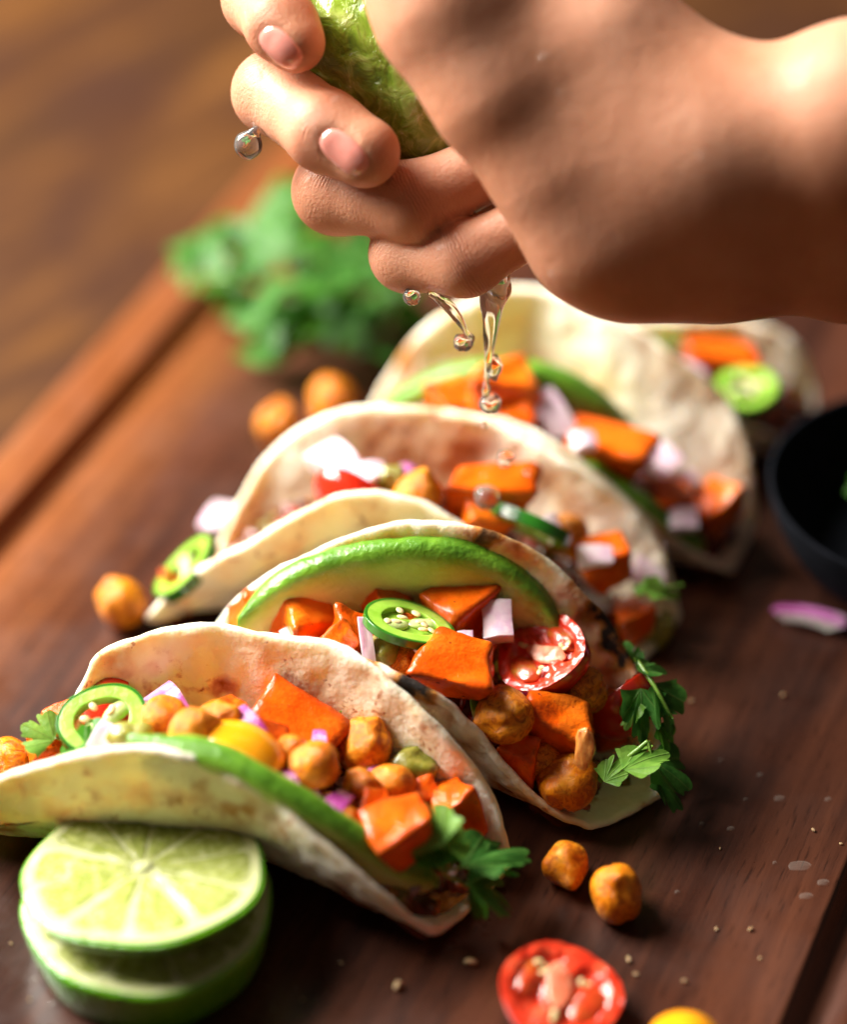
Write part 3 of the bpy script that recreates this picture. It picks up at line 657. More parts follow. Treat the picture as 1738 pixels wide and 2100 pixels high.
onion(2, 1022, 1276, 1.3, (.62, .85, 1.3), (-.1, .35, .9), 12, 'tall pinkish-white onion block left of tomato half', 3)
tomato(at(2, 1112, 1342, 1.6), 1.12, camdir(-.42, .62, .62), .6, 'red tomato half showing seeds in second tortilla', TOM2, (1.0, .86, .8), 9)
chick(2, 1034, 1466, 62, 1.1, 'dark smooth chickpea below largest streaky cube')
chick(2, 1236, 1440, 44, .35, 'chickpea mostly hidden behind the glossy one at tomato half')
chick(2, 1202, 1416, 54, 1.7, 'glossy chickpea in front of the tomato half right edge')
onion(2, 1200, 1350, .35, (.6, .4, .6), (0, .6, .7), 40, 'dark purple onion scrap at right edge of tomato half', 0)
tomato(at(2, 1262, 1432, .9), 1.0, camdir(-.5, .65, -.1), .2, 'red tomato wedge right of the glossy chickpea', TOM, (.8, 1.0, .9), 3)
cube(2, 1152, 1498, 1.2, (1.5, 1.3, 1.6), (14, 6, -8), 'square sweet potato cube behind the foremost roasted chickpea')
cube(2, 1070, 1556, .65, (.85, .8, .9), (16, 10, -20), 'small cube tucked behind front rim of second tortilla')
cube(2, 1248, 1515, .2, (1.0, .9, .9), (0, 20, 20), 'shadowed cube under the red tomato wedge')
chick(2, 1168, 1606, 62, 1.0, 'wrinkled roasted chickpea at the open right end of second tortilla', deg(20, 30, 250))
p_ = at(2, 1202, 1532, 2.9); tag(link('onion_peel', PEEL, loc=p_, rot=rot_normal(camdir(.05, 1, .2)), scale=(.21, .09, .42)), 'glazed brown onion strip standing on wrinkled chickpea', 'onion')
avocado([P(486, 1262, 3.3), P(545, 1195, 4.0), P(620, 1150, 4.5), P(730, 1116, 4.85), P(850, 1103, 5.0), P(980, 1118, 4.8), P(1080, 1172, 4.2), P(1135, 1235, 3.5), P(1160, 1298, 2.9)] + np.array([0, -.10, 0]), (-.05, .10, -1), .7, 2.3, 'big avocado slice arching across second tortilla', .6)
avocado([P(962, 1438, 2.9), P(985, 1462, 2.6), P(1003, 1495, 2.2), P(1012, 1528, 1.8)] + np.array([0.05, .1, 0]), (0.1, .3, -1), .3, .7, 'thin green avocado sliver behind charred front rim', .5)
cube(2, 690, 1330, .7, (.8, .75, .7), (30, 10, 50), 'small deep red cube on the front rim left of the onion stick')
onion(2, 660, 1225, .2, (.7, .5, .6), (.1, .6, .7), 15, 'pale onion scrap under the left half of big avocado slice', 1)
onion(2, 1085, 1440, 1.3, (.5, .4, .5), (.1, .6, .8), 50, 'tiny purple onion scrap between dark smooth chickpea and tomato half', 0)
onion(1, 770, 1590, .4, (.5, .4, .5), (.1, .6, .8), 20, 'tiny onion scrap below big glossy chickpea', 0)
cube(1, 545, 1512, .55, (.7, .7, .6), (20, 30, 10), 'small cube between yellow tomato and longest sweet potato piece')
cube(1, 470, 1470, .3, (.7, .65, .65), (20, 10, 60), 'small cube behind the purple onion arc in nearest tortilla')
onion(1, 655, 1515, 1.0, (.45, .35, .45), (.1, .7, .6), 40, 'tiny lilac onion scrap on the front corner of longest sweet potato piece', 0)
cube(1, 765, 1655, .35, (.75, .7, .7), (30, 15, 10), 'small cube behind the bright square cube in nearest tortilla')
onion(2, 1140, 1425, 1.9, (.45, .3, .4), (0, .7, .6), 10, 'small lilac onion scrap below the tomato half', 2)
cube(2, 1100, 1420, .9, (.7, .7, .6), (20, 40, 10), 'small cube under the tomato half left of glossy chickpea')
chick(1, 600, 1545, 40, .6, 'chickpea squeezed between small cube and the round creased one')
chick(1, 742, 1612, 40, .3, 'shadowed chickpea in the gap left of the relish in nearest tortilla')
onion(1, 590, 1600, .8, (.55, .4, .5), (.1, .7, .6), 60, 'lilac onion scrap right of the yellow tomato at the avocado edge', 0)
cube(1, 870, 1640, .5, (.8, .75, .8), (20, 10, 30), 'small cube between green relish and tall sweet potato piece')
onion(2, 880, 1330, 1.9, (.5, .35, .45), (-.1, .7, .6), 30, 'lilac onion scrap on the left corner of largest streaky cube', 0)
onion(2, 600, 1300, 1.0, (.45, .35, .45), (0, .6, .7), 30, 'white onion crumb on the front rim below the large left cube', 1)
chick(2, 1110, 1560, 40, .7, 'chickpea between small tucked cube and square cube in second tortilla')
cube(2, 860, 1305, 1.0, (.8, .7, .7), (15, 25, 40), 'small cube under the right end of jalapeno disc')
# --- third taco
onion(3, 690, 948, .5, (1.25, .9, 1.0), (-.2, .7, .6), 15, 'large bright white onion piece at left of middle tortilla', 1)
onion(3, 762, 972, .5, (.75, .6, .8), (.1, .7, .6), -20, 'pale onion bit right of the large white one', 1)
tomato(at(3, 722, 1005, .3), .85, camdir(.2, .6, -.4), 0, 'red tomato wedge below white onion in middle tortilla', TOM, (1, .8, .8), 0)
relish(3, 802, 985, .2, (.35, .3, .45), 'dark olive relish chunk left of middle chickpea', 0)
onion(3, 832, 968, .2, (.5, .4, .6), (0, .7, .6), 30, 'purple onion scrap behind middle chickpea', 0)
chick(3, 860, 1012, 52, .7, 'chickpea in middle tortilla left of wide cube')
cube(3, 1012, 1015, .8, (2.0, 1.1, 1.15), (12, 4, -6), 'wide sweet potato cube under the falling juice')
cube(3, 1000, 1062, .5, (1.1, .7, .6), (10, 20, 10), 'small pale orange cube below the wide one')
jalapeno(at(3, 1092, 1080, .95), .95, camdir(.40, .86, -.12), 0, 'jalapeno slice seen edge-on right of the falling juice', 0, 4)
onion(3, 1134, 1085, 1.1, (.35, .65, .6), (.1, .3, .9), 10, 'small white onion stick in front of edge-on jalapeno', 3)
chick(3, 1165, 1100, 44, .3, 'orange chickpea half hidden right of edge-on jalapeno')
cube(3, 1240, 1162, .8, (1.3, 1.15, 1.2), (14, -8, 24), 'sweet potato cube at right of middle tortilla with onion on it')
onion(3, 1222, 1140, 1.5, (.75, .6, .4), (-.1, .6, .8), 20, 'thin pink onion slice on the right-hand cube', 1)
onion(3, 1332, 1160, .3, (1.1, .8, 1.0), (.1, .5, .8), 70, 'long pale onion piece at right end of middle tortilla', 1)
cube(3, 1298, 1275, .3, (.9, .9, 1.3), (0, -10, 20), 'dark red cube at low right end of middle tortilla')
relish(3, 1350, 1296, .3, (.35, .35, .7), 'olive relish chunk at low right end of middle tortilla', 1)
jalapeno(P(383, 1168, 1.5), .95, camdir(-.55, .55, .3), 0, 'jalapeno slice sticking out of the left end of middle tortilla', 0, 6)
cube(3, 348, 1195, .3, (.6, .6, .6), (10, 20, 30), 'small orange cube under jalapeno at left tip of middle tortilla')
# --- fourth taco
cube(4, 1035, 818, .9, (1.85, 1.4, 1.7), (10, 8, 14), 'big blurred sweet potato cube under avocado arch')
cube(4, 925, 830, .4, (1.1, .9, .8), (12, 12, 30), 'blurred cube at left under avocado arch')
cube(4, 1050, 878, 1.0, (1.1, .8, .7), (10, 0, 10), 'pale orange cube behind middle tortilla rim')
onion(4, 1132, 850, .8, (1.3, .8, .9), (.2, .5, .7), 80, 'upright pink onion piece right of big blurred cube', 1)
cube(4, 1250, 922, .8, (1.9, 1.2, 1.2), (10, 0, -25), 'wide blurred sweet potato piece right of pink onion')
onion(4, 1198, 905, 1.5, (.55, .5, .6), (0, .6, .8), 10, 'small onion bit on left of wide blurred piece', 1)
onion(4, 1342, 934, 1.2, (1.3, .85, .8), (-.1, .7, .7), -10, 'oval white onion piece on wide blurred piece', 1)
onion(4, 1402, 992, .9, (.75, .65, .8), (0, .6, .8), 30, 'round pinkish onion piece above the right-hand blurred cubes', 1)
cube(4, 1375, 1032, .5, (1.0, .9, .9), (20, 10, 20), 'blurred cube left under round onion in fourth tortilla')
cube(4, 1468, 1046, .6, (1.35, 1.1, 1.7), (6, -24, 30), 'pointed sweet potato piece at right end of fourth tortilla')
onion(4, 1402, 1066, 1.1, (.65, .55, .7), (0, .5, .9), 0, 'white onion die in front of the pointed piece', 3)
avocado([P(752, 842, 2.2), P(815, 795, 3.0), P(900, 752, 3.8), P(1000, 731, 4.2), P(1120, 742, 4.2), P(1220, 790, 3.7), P(1300, 860, 2.8)] + np.array([0, -.2, 0]), (-.05, .12, -1), .7, 2.1, 'avocado arch standing in fourth tortilla', .6)
avocado([P(1180, 950, 3.2), P(1260, 995, 2.9), P(1340, 1050, 2.3), P(1400, 1095, 1.6), P(1450, 1128, .9)] + np.array([0, .25, 0]), (0.05, .25, -1), .55, 1.1, 'dark green avocado edge inside front wall of fourth tortilla', .5)
# --- farthest taco
cube(5, 1490, 735, .7, (1.9, 1.0, .75), (8, 0, -8), 'wide blurred sweet potato piece in farthest tortilla')
onion(5, 1402, 768, .9, (1.0, .7, .8), (0, .6, .8), -20, 'pale blurred onion at left of farthest tortilla', 1)
jalapeno(at(5, 1532, 800, 1.2), .78, camdir(-.1, .62, .75), .3, 'blurred jalapeno ring in farthest tortilla', 5, 8)
b_ = at(5, 1385, 712, .3); sprig(b_, 'blurred cilantro leaf at left of farthest tortilla', [([b_, b_ + np.array([.3, .2, .3])], .06, .05)], [(b_, Pd(1340, 690, PROJ(b_)[2] - .6), UP, M['leaf_pale'], 4), (b_, Pd(1425, 705, PROJ(b_)[2] - .5), UP, M['leaf'], 5)])

# --- cilantro on the tacos
def L_(k, bx, by, bl, tx, ty, tl, n, mat, seed, **kw):
    return (at(k, bx, by, bl), at(k, tx, ty, tl), camdir(*n), M[mat], seed, *[kw.get(q, d) for q, d in (('width', 1.0), ('bend', .3), ('cup', .25))])
b_ = at(1, 190, 1520, .7)
sprig(b_, 'cilantro sprig at the left tip of nearest tortilla below jalapeno ring', [([b_, at(1, 150, 1525, .8), at(1, 112, 1512, .8)], .04, .03)],
      [L_(1, 118, 1522, .8, 45, 1478, .9, (-.1, .5, .8), 'leaf_pale', 1, width=1.1), L_(1, 195, 1522, 1.0, 110, 1508, 1.0, (.1, .6, .8), 'leaf', 2, width=.8), L_(1, 170, 1528, 1.0, 215, 1490, 1.0, (.1, .5, .8), 'leaf', 3)])
b_ = at(1, 690, 1500, .3)
sprig(b_, 'tiny dark cilantro scrap between long sweet potato piece and big glossy chickpea', [([b_, b_ + np.array([.1, .2, .4])], .04, .03)], [L_(1, 680, 1500, .5, 695, 1450, .5, (.2, .4, .9), 'leaf', 7, width=.7), L_(1, 700, 1505, .6, 722, 1472, .6, (.2, .4, .9), 'leaf', 8, width=.7)])
b_ = P(905, 1800, 1.2)
def Z_(bx, by, bz, tx, ty, tz, n, mat, seed, **kw): return (P(bx, by, bz), P(tx, ty, tz), camdir(*n), M[mat], seed, *[kw.get(q, d) for q, d in (('width', 1.0), ('bend', .3), ('cup', .25))])
sprig(b_, 'leafy cilantro sprig spilling out of the right end of nearest tortilla',
      [([P(880, 1660, 2.6), P(908, 1740, 2.2), P(905, 1785, 1.8), P(945, 1810, 1.4), P(970, 1822, 1.2)], .045, .03), ([P(905, 1785, 1.8), P(950, 1778, 1.6), P(990, 1765, 1.5)], .04, .03)],
      [Z_(915, 1745, 2.4, 838, 1640, 3.0, (-.2, .5, .8), 'leaf_pale', 11, width=.85), Z_(905, 1740, 2.4, 960, 1690, 2.5, (.3, .4, .8), 'leaf_pale', 12, width=1.0), Z_(905, 1790, 2.0, 880, 1700, 2.5, (.1, .4, .9), 'leaf', 13, width=.9),
       Z_(935, 1785, 1.8, 1090, 1705, 1.7, (-.1, .75, .6), 'leaf_cool', 14, width=.62), Z_(960, 1780, 1.6, 1075, 1745, 1.5, (0, .8, .6), 'leaf_cool', 15, width=.8),
       Z_(945, 1808, 1.5, 1075, 1840, .9, (0, .8, .6), 'leaf_cool', 16, width=.85), Z_(960, 1815, 1.3, 1020, 1880, .6, (.1, .7, .7), 'leaf', 17, width=.8)])
b_ = at(2, 730, 1245, .1)
sprig(b_, 'pale cilantro leaf tucked between avocado slice and jalapeno disc', [([b_, at(2, 800, 1215, .3)], .05, .04)], [L_(2, 800, 1225, .4, 665, 1240, .5, (0, .7, .7), 'leaf_pale', 21, width=.8), L_(2, 790, 1225, .4, 825, 1185, .5, (0, .5, .8), 'leaf', 22)])
b_ = P(1290, 1580, 1.0)
sprig(b_, 'large cilantro sprig hanging out of the open right end of second tortilla',
      [([P(1230, 1600, 1.2), P(1262, 1575, 1.5), P(1300, 1545, 1.7), P(1330, 1520, 1.9)], .085, .05), ([P(1305, 1350, 2.6), P(1345, 1410, 2.4), P(1380, 1475, 1.9)], .06, .04), ([P(1330, 1520, 1.9), P(1340, 1560, 1.6)], .05, .03)],
      [Z_(1270, 1585, 1.6, 1368, 1522, 2.0, (-.2, .75, .6), 'leaf_pale', 31, width=.75), Z_(1235, 1610, 1.4, 1285, 1545, 1.9, (0, .6, .8), 'leaf_pale', 36, width=.7), Z_(1325, 1550, 1.4, 1428, 1612, .8, (.2, .8, .6), 'leaf_cool', 32, width=1.0, bend=.15), Z_(1340, 1575, 1.0, 1408, 1660, .3, (.3, .7, .6), 'leaf_cool', 33, width=.8, bend=.15),
       Z_(1335, 1390, 2.5, 1402, 1500, 1.7, (.6, .5, .6), 'leaf_cool', 34, width=.85, cup=.5), Z_(1315, 1400, 2.4, 1325, 1515, 1.8, (.2, .4, .9), 'leaf_cool', 35, width=.7, cup=.4), Z_(1300, 1375, 2.6, 1375, 1360, 2.5, (.2, .8, .5), 'leaf_cool', 37, width=.6), Z_(1345, 1440, 2.2, 1400, 1440, 1.9, (.3, .6, .7), 'leaf_cool', 38, width=.8), Z_(1345, 1480, 1.8, 1395, 1545, 1.2, (.5, .6, .6), 'leaf', 39, width=.8), Z_(1310, 1430, 2.2, 1280, 1490, 1.9, (-.1, .5, .8), 'leaf_pale', 40, width=.6)])
b_ = at(2, 1290, 1345, .3)
sprig(b_, 'small cilantro leaf against the charred end of second tortilla', [([b_, at(2, 1280, 1350, .5)], .04, .03)], [L_(2, 1285, 1365, .7, 1290, 1318, .8, (0, .4, .9), 'leaf_cool', 41, width=1.3)])
b_ = P(1330, 1215, 2.0)
sprig(b_, 'blurred cilantro frond at right end of middle tortilla', [([b_, P(1370, 1205, 2.0), P(1400, 1200, 1.9)], .05, .03)], [Z_(1310, 1210, 2.2, 1405, 1205, 2.0, (0, .6, .7), 'leaf_pale', 45, width=.5), Z_(1330, 1215, 2.1, 1300, 1195, 2.2, (0, .6, .7), 'leaf_pale', 46)])

# ------------------------------------------------------------------ loose things on the board
chick(0, 1162, 1770, 49, 0, 'loose chickpea below second tortilla, farther of the two in front', rot_normal(camdir(-.45, -.7, .55)))
chick(0, 1266, 1830, 58, 0, 'loose chickpea in front on the board, nearer of the two', rot_normal(camdir(-.2, .85, .45), .9)).scale.z *= 1.14
chick(0, 243, 1240, 52, 0, 'loose chickpea at far left beside tip of middle tortilla')
chick(0, 570, 872, 47, 0, 'blurred loose chickpea left of fourth tortilla, nearer of the pair')
chick(0, 682, 822, 50, 0, 'blurred loose chickpea touching fourth tortilla, farther of the pair')
onion(0, 448, 1062, .35, (1.0, .7, .8), (-.1, .8, .5), 10, 'loose pale onion scrap on the board left of middle tortilla', 1)
onion(0, 1660, 1262, .25, (1.5, .55, .6), (.05, .9, .4), -6, 'loose purple onion sliver on the dark board at right', 0)
tomato(P(1152, 2030, .75), 1.22, camdir(.15, .62, .72), .9, 'loose red tomato half on the board at bottom', TOM2, (1.0, .95, .75), 8)
p_ = P(1400, 2140, .5); tomato(p_, .75, camdir(.1, -.7, -.3), 0, 'yellow tomato tip cut off by the bottom frame edge', YTOM, (1, 1, .75), 0, 'yellow_tomato_half')

# lime slices: rind, pith, core, ten pulp segments (local Z = axis)
def lime_slice(p, r, h, n, roll, label, bulge):
    e = link('lime_slice', None, loc=p, rot=rot_normal(n, roll)); nn = 96
    def wob(V): 
        a = np.arctan2(V[:, 1], V[:, 0]); V[:, :2] *= (1 + .018 * np.cos(3 * a + 1) + .012 * np.cos(7 * a))[:, None]; return V
    prof = [(r * (.965 - 0 * bulge), h - .0), (r * .985, h - .015), (r, h - .07)] + [(r * (1 - bulge * (q ** 2)), h * (1 - q)) for q in np.linspace(.15, .95, 9)] + [(r * (1 - bulge) * .97, 0)]
    V, F = lathe(prof, nn); link('rind', rec(mesh('rind', wob(V), F, M['rind'])), e)
    rr = np.linspace(.001, .968, 46) * r; V = []; ns_ = 10; tw = .3
    for q in rr:
        for k in range(nn * 2):
            a = 2 * math.pi * k / (nn * 2); V.append((q * math.cos(a), q * math.sin(a), h + .004))
    V = wob(np.array(V)); link('pith', mesh('pith', V, grid_faces(len(rr), nn * 2, wrap_m=True), M['pith']), e)
    rg = np.random.default_rng(3)
    for s_ in range(ns_):
        a0 = 2 * math.pi * s_ / ns_ + tw + rg.uniform(-.05, .05); da = 2 * math.pi / ns_ * .5 * .985; nu, nv = 16, 18; V = []
        for i in range(nu):
            q = i / (nu - 1); rad = r * (.07 + .865 * q)
            for j in range(nv):
                u = 2 * j / (nv - 1) - 1; wq = da * (1 - (.05 / (rad / r + .02)) * .35) * (1 - .10 * max(0, q - .85) / .15); a = a0 + u * max(wq, .02)
                edge = min(1, 5 * (1 - abs(u))) * min(1, 6 * (1 - q)) * min(1, 8 * q + .2); V.append((rad * math.cos(a), rad * math.sin(a), h - .01 + .04 * edge))
        V = np.array(V); fib = noise(np.stack([np.arctan2(V[:, 1], V[:, 0]) * 14, np.hypot(V[:, 0], V[:, 1]) * 1.6, V[:, 2] * 0 + s_], -1), 1.0, 5, 2); V[:, 2] += .022 * fib * (V[:, 2] > h + .01)
        link('segment', mesh('segment', wob(V), grid_faces(nu, nv), M['pulp']), e)
    V, F = sphere(16, 10); V = V * np.array([.22, .15, .06]) + np.array([0, 0, h + .03]); link('core', mesh('core', V, F, M['pith']), e)
    V, F = lathe([(.001, .0), (r * (1 - bulge) * .96, 0)], nn); link('underside', mesh('underside', V, F, M['pith']), e)
    return tag(e, label, 'lime', 'stacked lime slices')
pl = P(304, 1856, 1.25); pl[2] = .01
lime_slice(pl, 2.58, 1.25, (0, 0, 1), 0, 'thick bottom lime piece resting on the board under a thinner slice', .10)
lime_slice(P(297, 1808, 1.68), 2.48, .36, np.array([-.02, .09, 1.0]), .7, 'thin lime slice with pale pulp on top of the thick piece', .04)

# crumbs, seeds and juice drops scattered on the board
CR = [blob_mesh('crumb', M['crumb'], 80 + i, .3) for i in range(3)]
DR = blob_mesh('juice_drop', M['film'], 90, .12)
crumbs = [(965, 1972, .17), (816, 2022, .17), (1670, 1702, .07), (1420, 1437, .08), (1608, 1425, .09), (1290, 1968, .10), (1405, 2012, .08), (1540, 1905, .08), (1470, 1905, .06), (1305, 1998, .07), (1100, 1985, .06), (1560, 1965, .05), (1726, 1730, .05), (1350, 1560, .04), (1478, 1740, .05), (700, 1975, .06), (620, 2050, .05), (60, 2050, .06), (22, 1935, .05), (90, 1990, .06)]
for i, (x, y, r) in enumerate(crumbs):
    lab = {0: 'largest pale crumb below the right end of nearest tortilla', 1: 'pale seed crumb at the bottom between lime stack and loose tomato half', 2: 'pale round crumb on the bare board near the right frame edge',
           3: 'crumb right of the cilantro of second tortilla', 4: 'crumb below the loose purple onion sliver', 17: 'crumb on the board at bottom left beside the lime stack', 18: 'crumb left of the lime stack at the frame edge', 19: 'crumb touching the left foot of the lime stack'}
    tag(link('crumb', CR[i % 3], loc=P(x, y, r * .5), scale=(r * .75, r * .5, r * .4), rot=(.3 * i, 0, i)), lab.get(i, 'tiny pale crumb lying on the dark board in front of the tacos'), 'crumb', 'crumbs on the board')
drops = [(1642, 1776, .26, .16), (1690, 1810, .14, .10), (1600, 1638, .13, .10), (1500, 1700, .09, .07), (1560, 1590, .07, .06), (1530, 1640, .06, .05), (1440, 1690, .06, .05), (1655, 1838, .16, .1), (1700, 1640, .08, .07), (1390, 1830, .06, .05), (110, 2060, .12, .09), (70, 2010, .1, .08), (1590, 1770, .05, .05), (1480, 1560, .06, .05)]
for i, (x, y, a, b) in enumerate(drops):
    lab = {0: 'largest flat juice drop near the right board groove', 1: 'flat juice drop just right of the largest one', 7: 'flat juice drop below the largest one by the groove', 2: 'flat juice drop on the bare board above the largest one', 10: 'juice drop at the foot of the lime stack', 11: 'juice drop left of the lime stack'}
    tag(link('juice_drop', DR, loc=P(x, y, .015), scale=(a, b, .055)), lab.get(i, 'tiny flat juice drop on the bare board right of the tacos'), 'juice drop', 'juice drops on the board')

# cilantro bunch at the back
bb = P(600, 600, .3); rgb = np.random.default_rng(21); lv = []
for (x, y, z, sz, mt) in [(430, 500, 2.2, 2.3, 'leaf_cool'), (480, 470, 2.6, 2.2, 'leaf_cool'), (400, 540, 1.6, 1.8, 'leaf'), (560, 430, 2.6, 2.0, 'leaf'), (610, 410, 2.4, 2.0, 'leaf'), (520, 560, 1.6, 2.0, 'leaf'), (570, 590, 2.8, 2.4, 'leaf_cool'), (560, 650, 2.0, 2.1, 'leaf_cool'),
        (600, 700, 1.2, 1.9, 'leaf_cool'), (545, 720, .8, 1.6, 'leaf_cool'), (650, 560, 2.4, 2.0, 'leaf'), (700, 540, 2.8, 2.2, 'leaf_cool'), (750, 530, 2.4, 2.0, 'leaf_cool'), (720, 610, 1.6, 2.0, 'leaf'), (690, 650, 1.4, 1.9, 'leaf_cool'), (770, 620, 1.2, 1.9, 'leaf'), (810, 600, 1.0, 1.7, 'leaf'),
        (640, 480, 2.2, 1.9, 'leaf'), (500, 620, .9, 1.8, 'leaf'), (640, 620, .8, 1.9, 'leaf'), (800, 720, .8, 1.6, 'leaf_cool'), (590, 500, 1.4, 2.2, 'leaf'), (470, 560, .8, 1.8, 'leaf'), (740, 680, .6, 1.6, 'leaf'), (840, 650, .6, 1.6, 'leaf'), (540, 500, 3.0, 1.9, 'leaf_cool'), (620, 660, 2.0, 1.7, 'leaf')]:
    c = P(x, y, z); a = rgb.uniform(0, 6.28); d = np.array([math.cos(a), math.sin(a), rgb.uniform(-.3, .3)]) * sz * .85
    lv.append((c - d * .5, c + d * .5, np.array([rgb.uniform(-.7, .1), rgb.uniform(-.5, .4), .8]), M[mt], int(rgb.integers(900)), 1.0, .25, .2))
st = [([P(440, 620, .3), P(560, 620, .9), P(700, 600, 1.6)], .09, .06), ([P(500, 690, .3), P(600, 640, .9), P(640, 520, 2.0)], .09, .06), ([P(380, 560, .4), P(470, 560, .8), P(540, 500, 1.8)], .09, .06), ([P(640, 680, .3), P(720, 640, .8), P(800, 600, 1.0)], .08, .06)]
sprig(bb, 'bunch of fresh cilantro lying blurred at the far end of the board', st, lv, 'cilantro_bunch', 'cilantro')

# black bowl at the right edge
bp = P(1578, 1000, 2.4) + np.array([4.2, 0, 0]); bp[2] = 0; prof = [(.01, .02), (2.4, .02), (2.7, .1), (3.5, .8), (4.0, 1.7), (4.2, 2.4), (4.17, 2.5), (4.06, 2.44), (3.8, 1.8), (3.2, 1.0), (2.5, .5), (.01, .4)]
V, F = lathe(spline(prof, 60), 72); bowl = link('bowl', None, loc=bp)
link('body', rec(mesh('body', V, F, M['bowl'])), bowl); V, F = lathe([(2.1, -.0), (2.1, .06), (2.45, .06), (2.45, 0)], 48); link('foot_ring', mesh('foot_ring', V, F, M['bowl']), bowl)
tag(bowl, 'dark blue-black small bowl at the right frame edge', 'bowl')
hb = bp + np.array([-1.2, 1.6, .9])
sprig(hb, 'dark green herb leaves lying in the black bowl', [([hb, hb + np.array([.8, .2, .8])], .06, .05)], [(hb + np.array([-.6, .4, .9]), hb + np.array([1.3, .8, 1.2]), np.array([-.2, -.5, .8]), M['leaf'], 61, 1.0, .3, .3), (hb + np.array([.8, -.2, .6]), hb + np.array([-.8, -.4, .9]), np.array([0, -.3, .9]), M['leaf'], 62, 1.0, .3, .3)])

# ------------------------------------------------------------------ hand (signed distance field meshed with surface nets, camera-aligned axes in cm)
def cq(x, y, d): return np.array([(x - 869) / FPX * d, (1050 - y) / FPX * d, d])
def pr(px, d): return px * d / FPX
def cone(p, a, b, ra, rb, kd=1.0):
    s = np.array([1, 1, kd]); p = p * s; a = a * s; b = b * s; ab = b - a; t = np.clip(((p - a) @ ab) / (ab @ ab), 0, 1)
    return np.linalg.norm(p - a - t[..., None] * ab, axis=-1) - (ra + t * (rb - ra))
def smin(a, b, k):
    h = np.clip(.5 + .5 * (b - a) / k, 0, 1); return b * (1 - h) + a * h - k * h * (1 - h)
def chain(p, pts, k, kd=1.0):
    d = None
    for (x0, y0, d0, r0), (x1, y1, d1, r1) in zip(pts[:-1], pts[1:]):
        c = cone(p, cq(x0, y0, d0), cq(x1, y1, d1), pr(r0, d0), pr(r1, d1), kd); d = c if d is None else smin(d, c, k)
    return d
FING = {'index': [(690, -90, 64.0, 92), (535, -2, 62.0, 76), (578, 52, 60.4, 70), (606, 88, 60.1, 62)],
        'middle': [(740, 110, 64.0, 95), (562, 190, 62.2, 82), (668, 268, 60.4, 80), (748, 312, 60.0, 74)],
        'ring': [(830, 290, 64.0, 92), (690, 392, 62.2, 86), (850, 415, 61.0, 78), (1000, 345, 61.0, 70)],
        'little': [(950, 400, 63.6, 84), (838, 520, 62.0, 76), (955, 532, 60.9, 72), (1085, 465, 60.6, 64)]}
def hand_sdf(p):
    palm = None
    for f in ('index', 'middle', 'ring', 'little'):
        x, y, d, r = FING[f][0]; c = cone(p, cq(1360, 330, 60.0), cq(x, y, d), pr(150, 60), pr(r, d)); palm = c if palm is None else smin(palm, c, .8)
    fore = chain(p, [(2100, 205, 57.0, 205), (1760, 248, 57.8, 185), (1500, 292, 58.5, 160), (1380, 300, 59.0, 150)], 1.0)
    fore = smin(fore, chain(p, [(2100, 470, 59.6, 185), (1760, 470, 60.0, 172), (1500, 462, 60.4, 160), (1380, 448, 60.4, 150)], 1.0), 2.2)
    ridge = chain(p, [(870, -130, 58.9, 160), (930, 18, 58.7, 150), (1024, 190, 58.7, 128), (1128, 345, 58.9, 110), (1210, 490, 59.4, 106), (1270, 508, 59.8, 112), (1420, 470, 60.2, 135)], .8)
    thumb = chain(p, [(1400, 290, 59.0, 140), (1240, 90, 58.8, 140), (1120, -100, 59.6, 140), (1000, -300, 61.2, 120)], 1.0)
    palm = smin(palm, fore, 1.8); palm = smin(palm, smin(ridge, thumb, 1.4), 1.7)
    d = palm
    for f, pts in FING.items():
        q = smin(chain(p, pts[:2], .3), chain(p, pts[1:], .35), .30)
        d = smin(d, q, .08)
    return d
NAILS = [(576, 98, math.radians(44), 52, 29), (706, 312, math.radians(42), 58, 32)]
def hand_cut(p):                                # the same with a shallow bed for each nail
    d = hand_sdf(p); x = 869 + FPX * p[..., 0] / p[..., 2]; y = 1050 - FPX * p[..., 1] / p[..., 2]
    for cx_, cy_, an_, a, b in NAILS:
        u = ((x - cx_) * math.cos(an_) + (y - cy_) * math.sin(an_)) / a; v = (-(x - cx_) * math.sin(an_) + (y - cy_) * math.cos(an_)) / b
        d = d + .06 * np.clip((1.22 - np.sqrt(u * u + v * v)) / .25, 0, 1) * (p[..., 2] < 61.0)
    return d
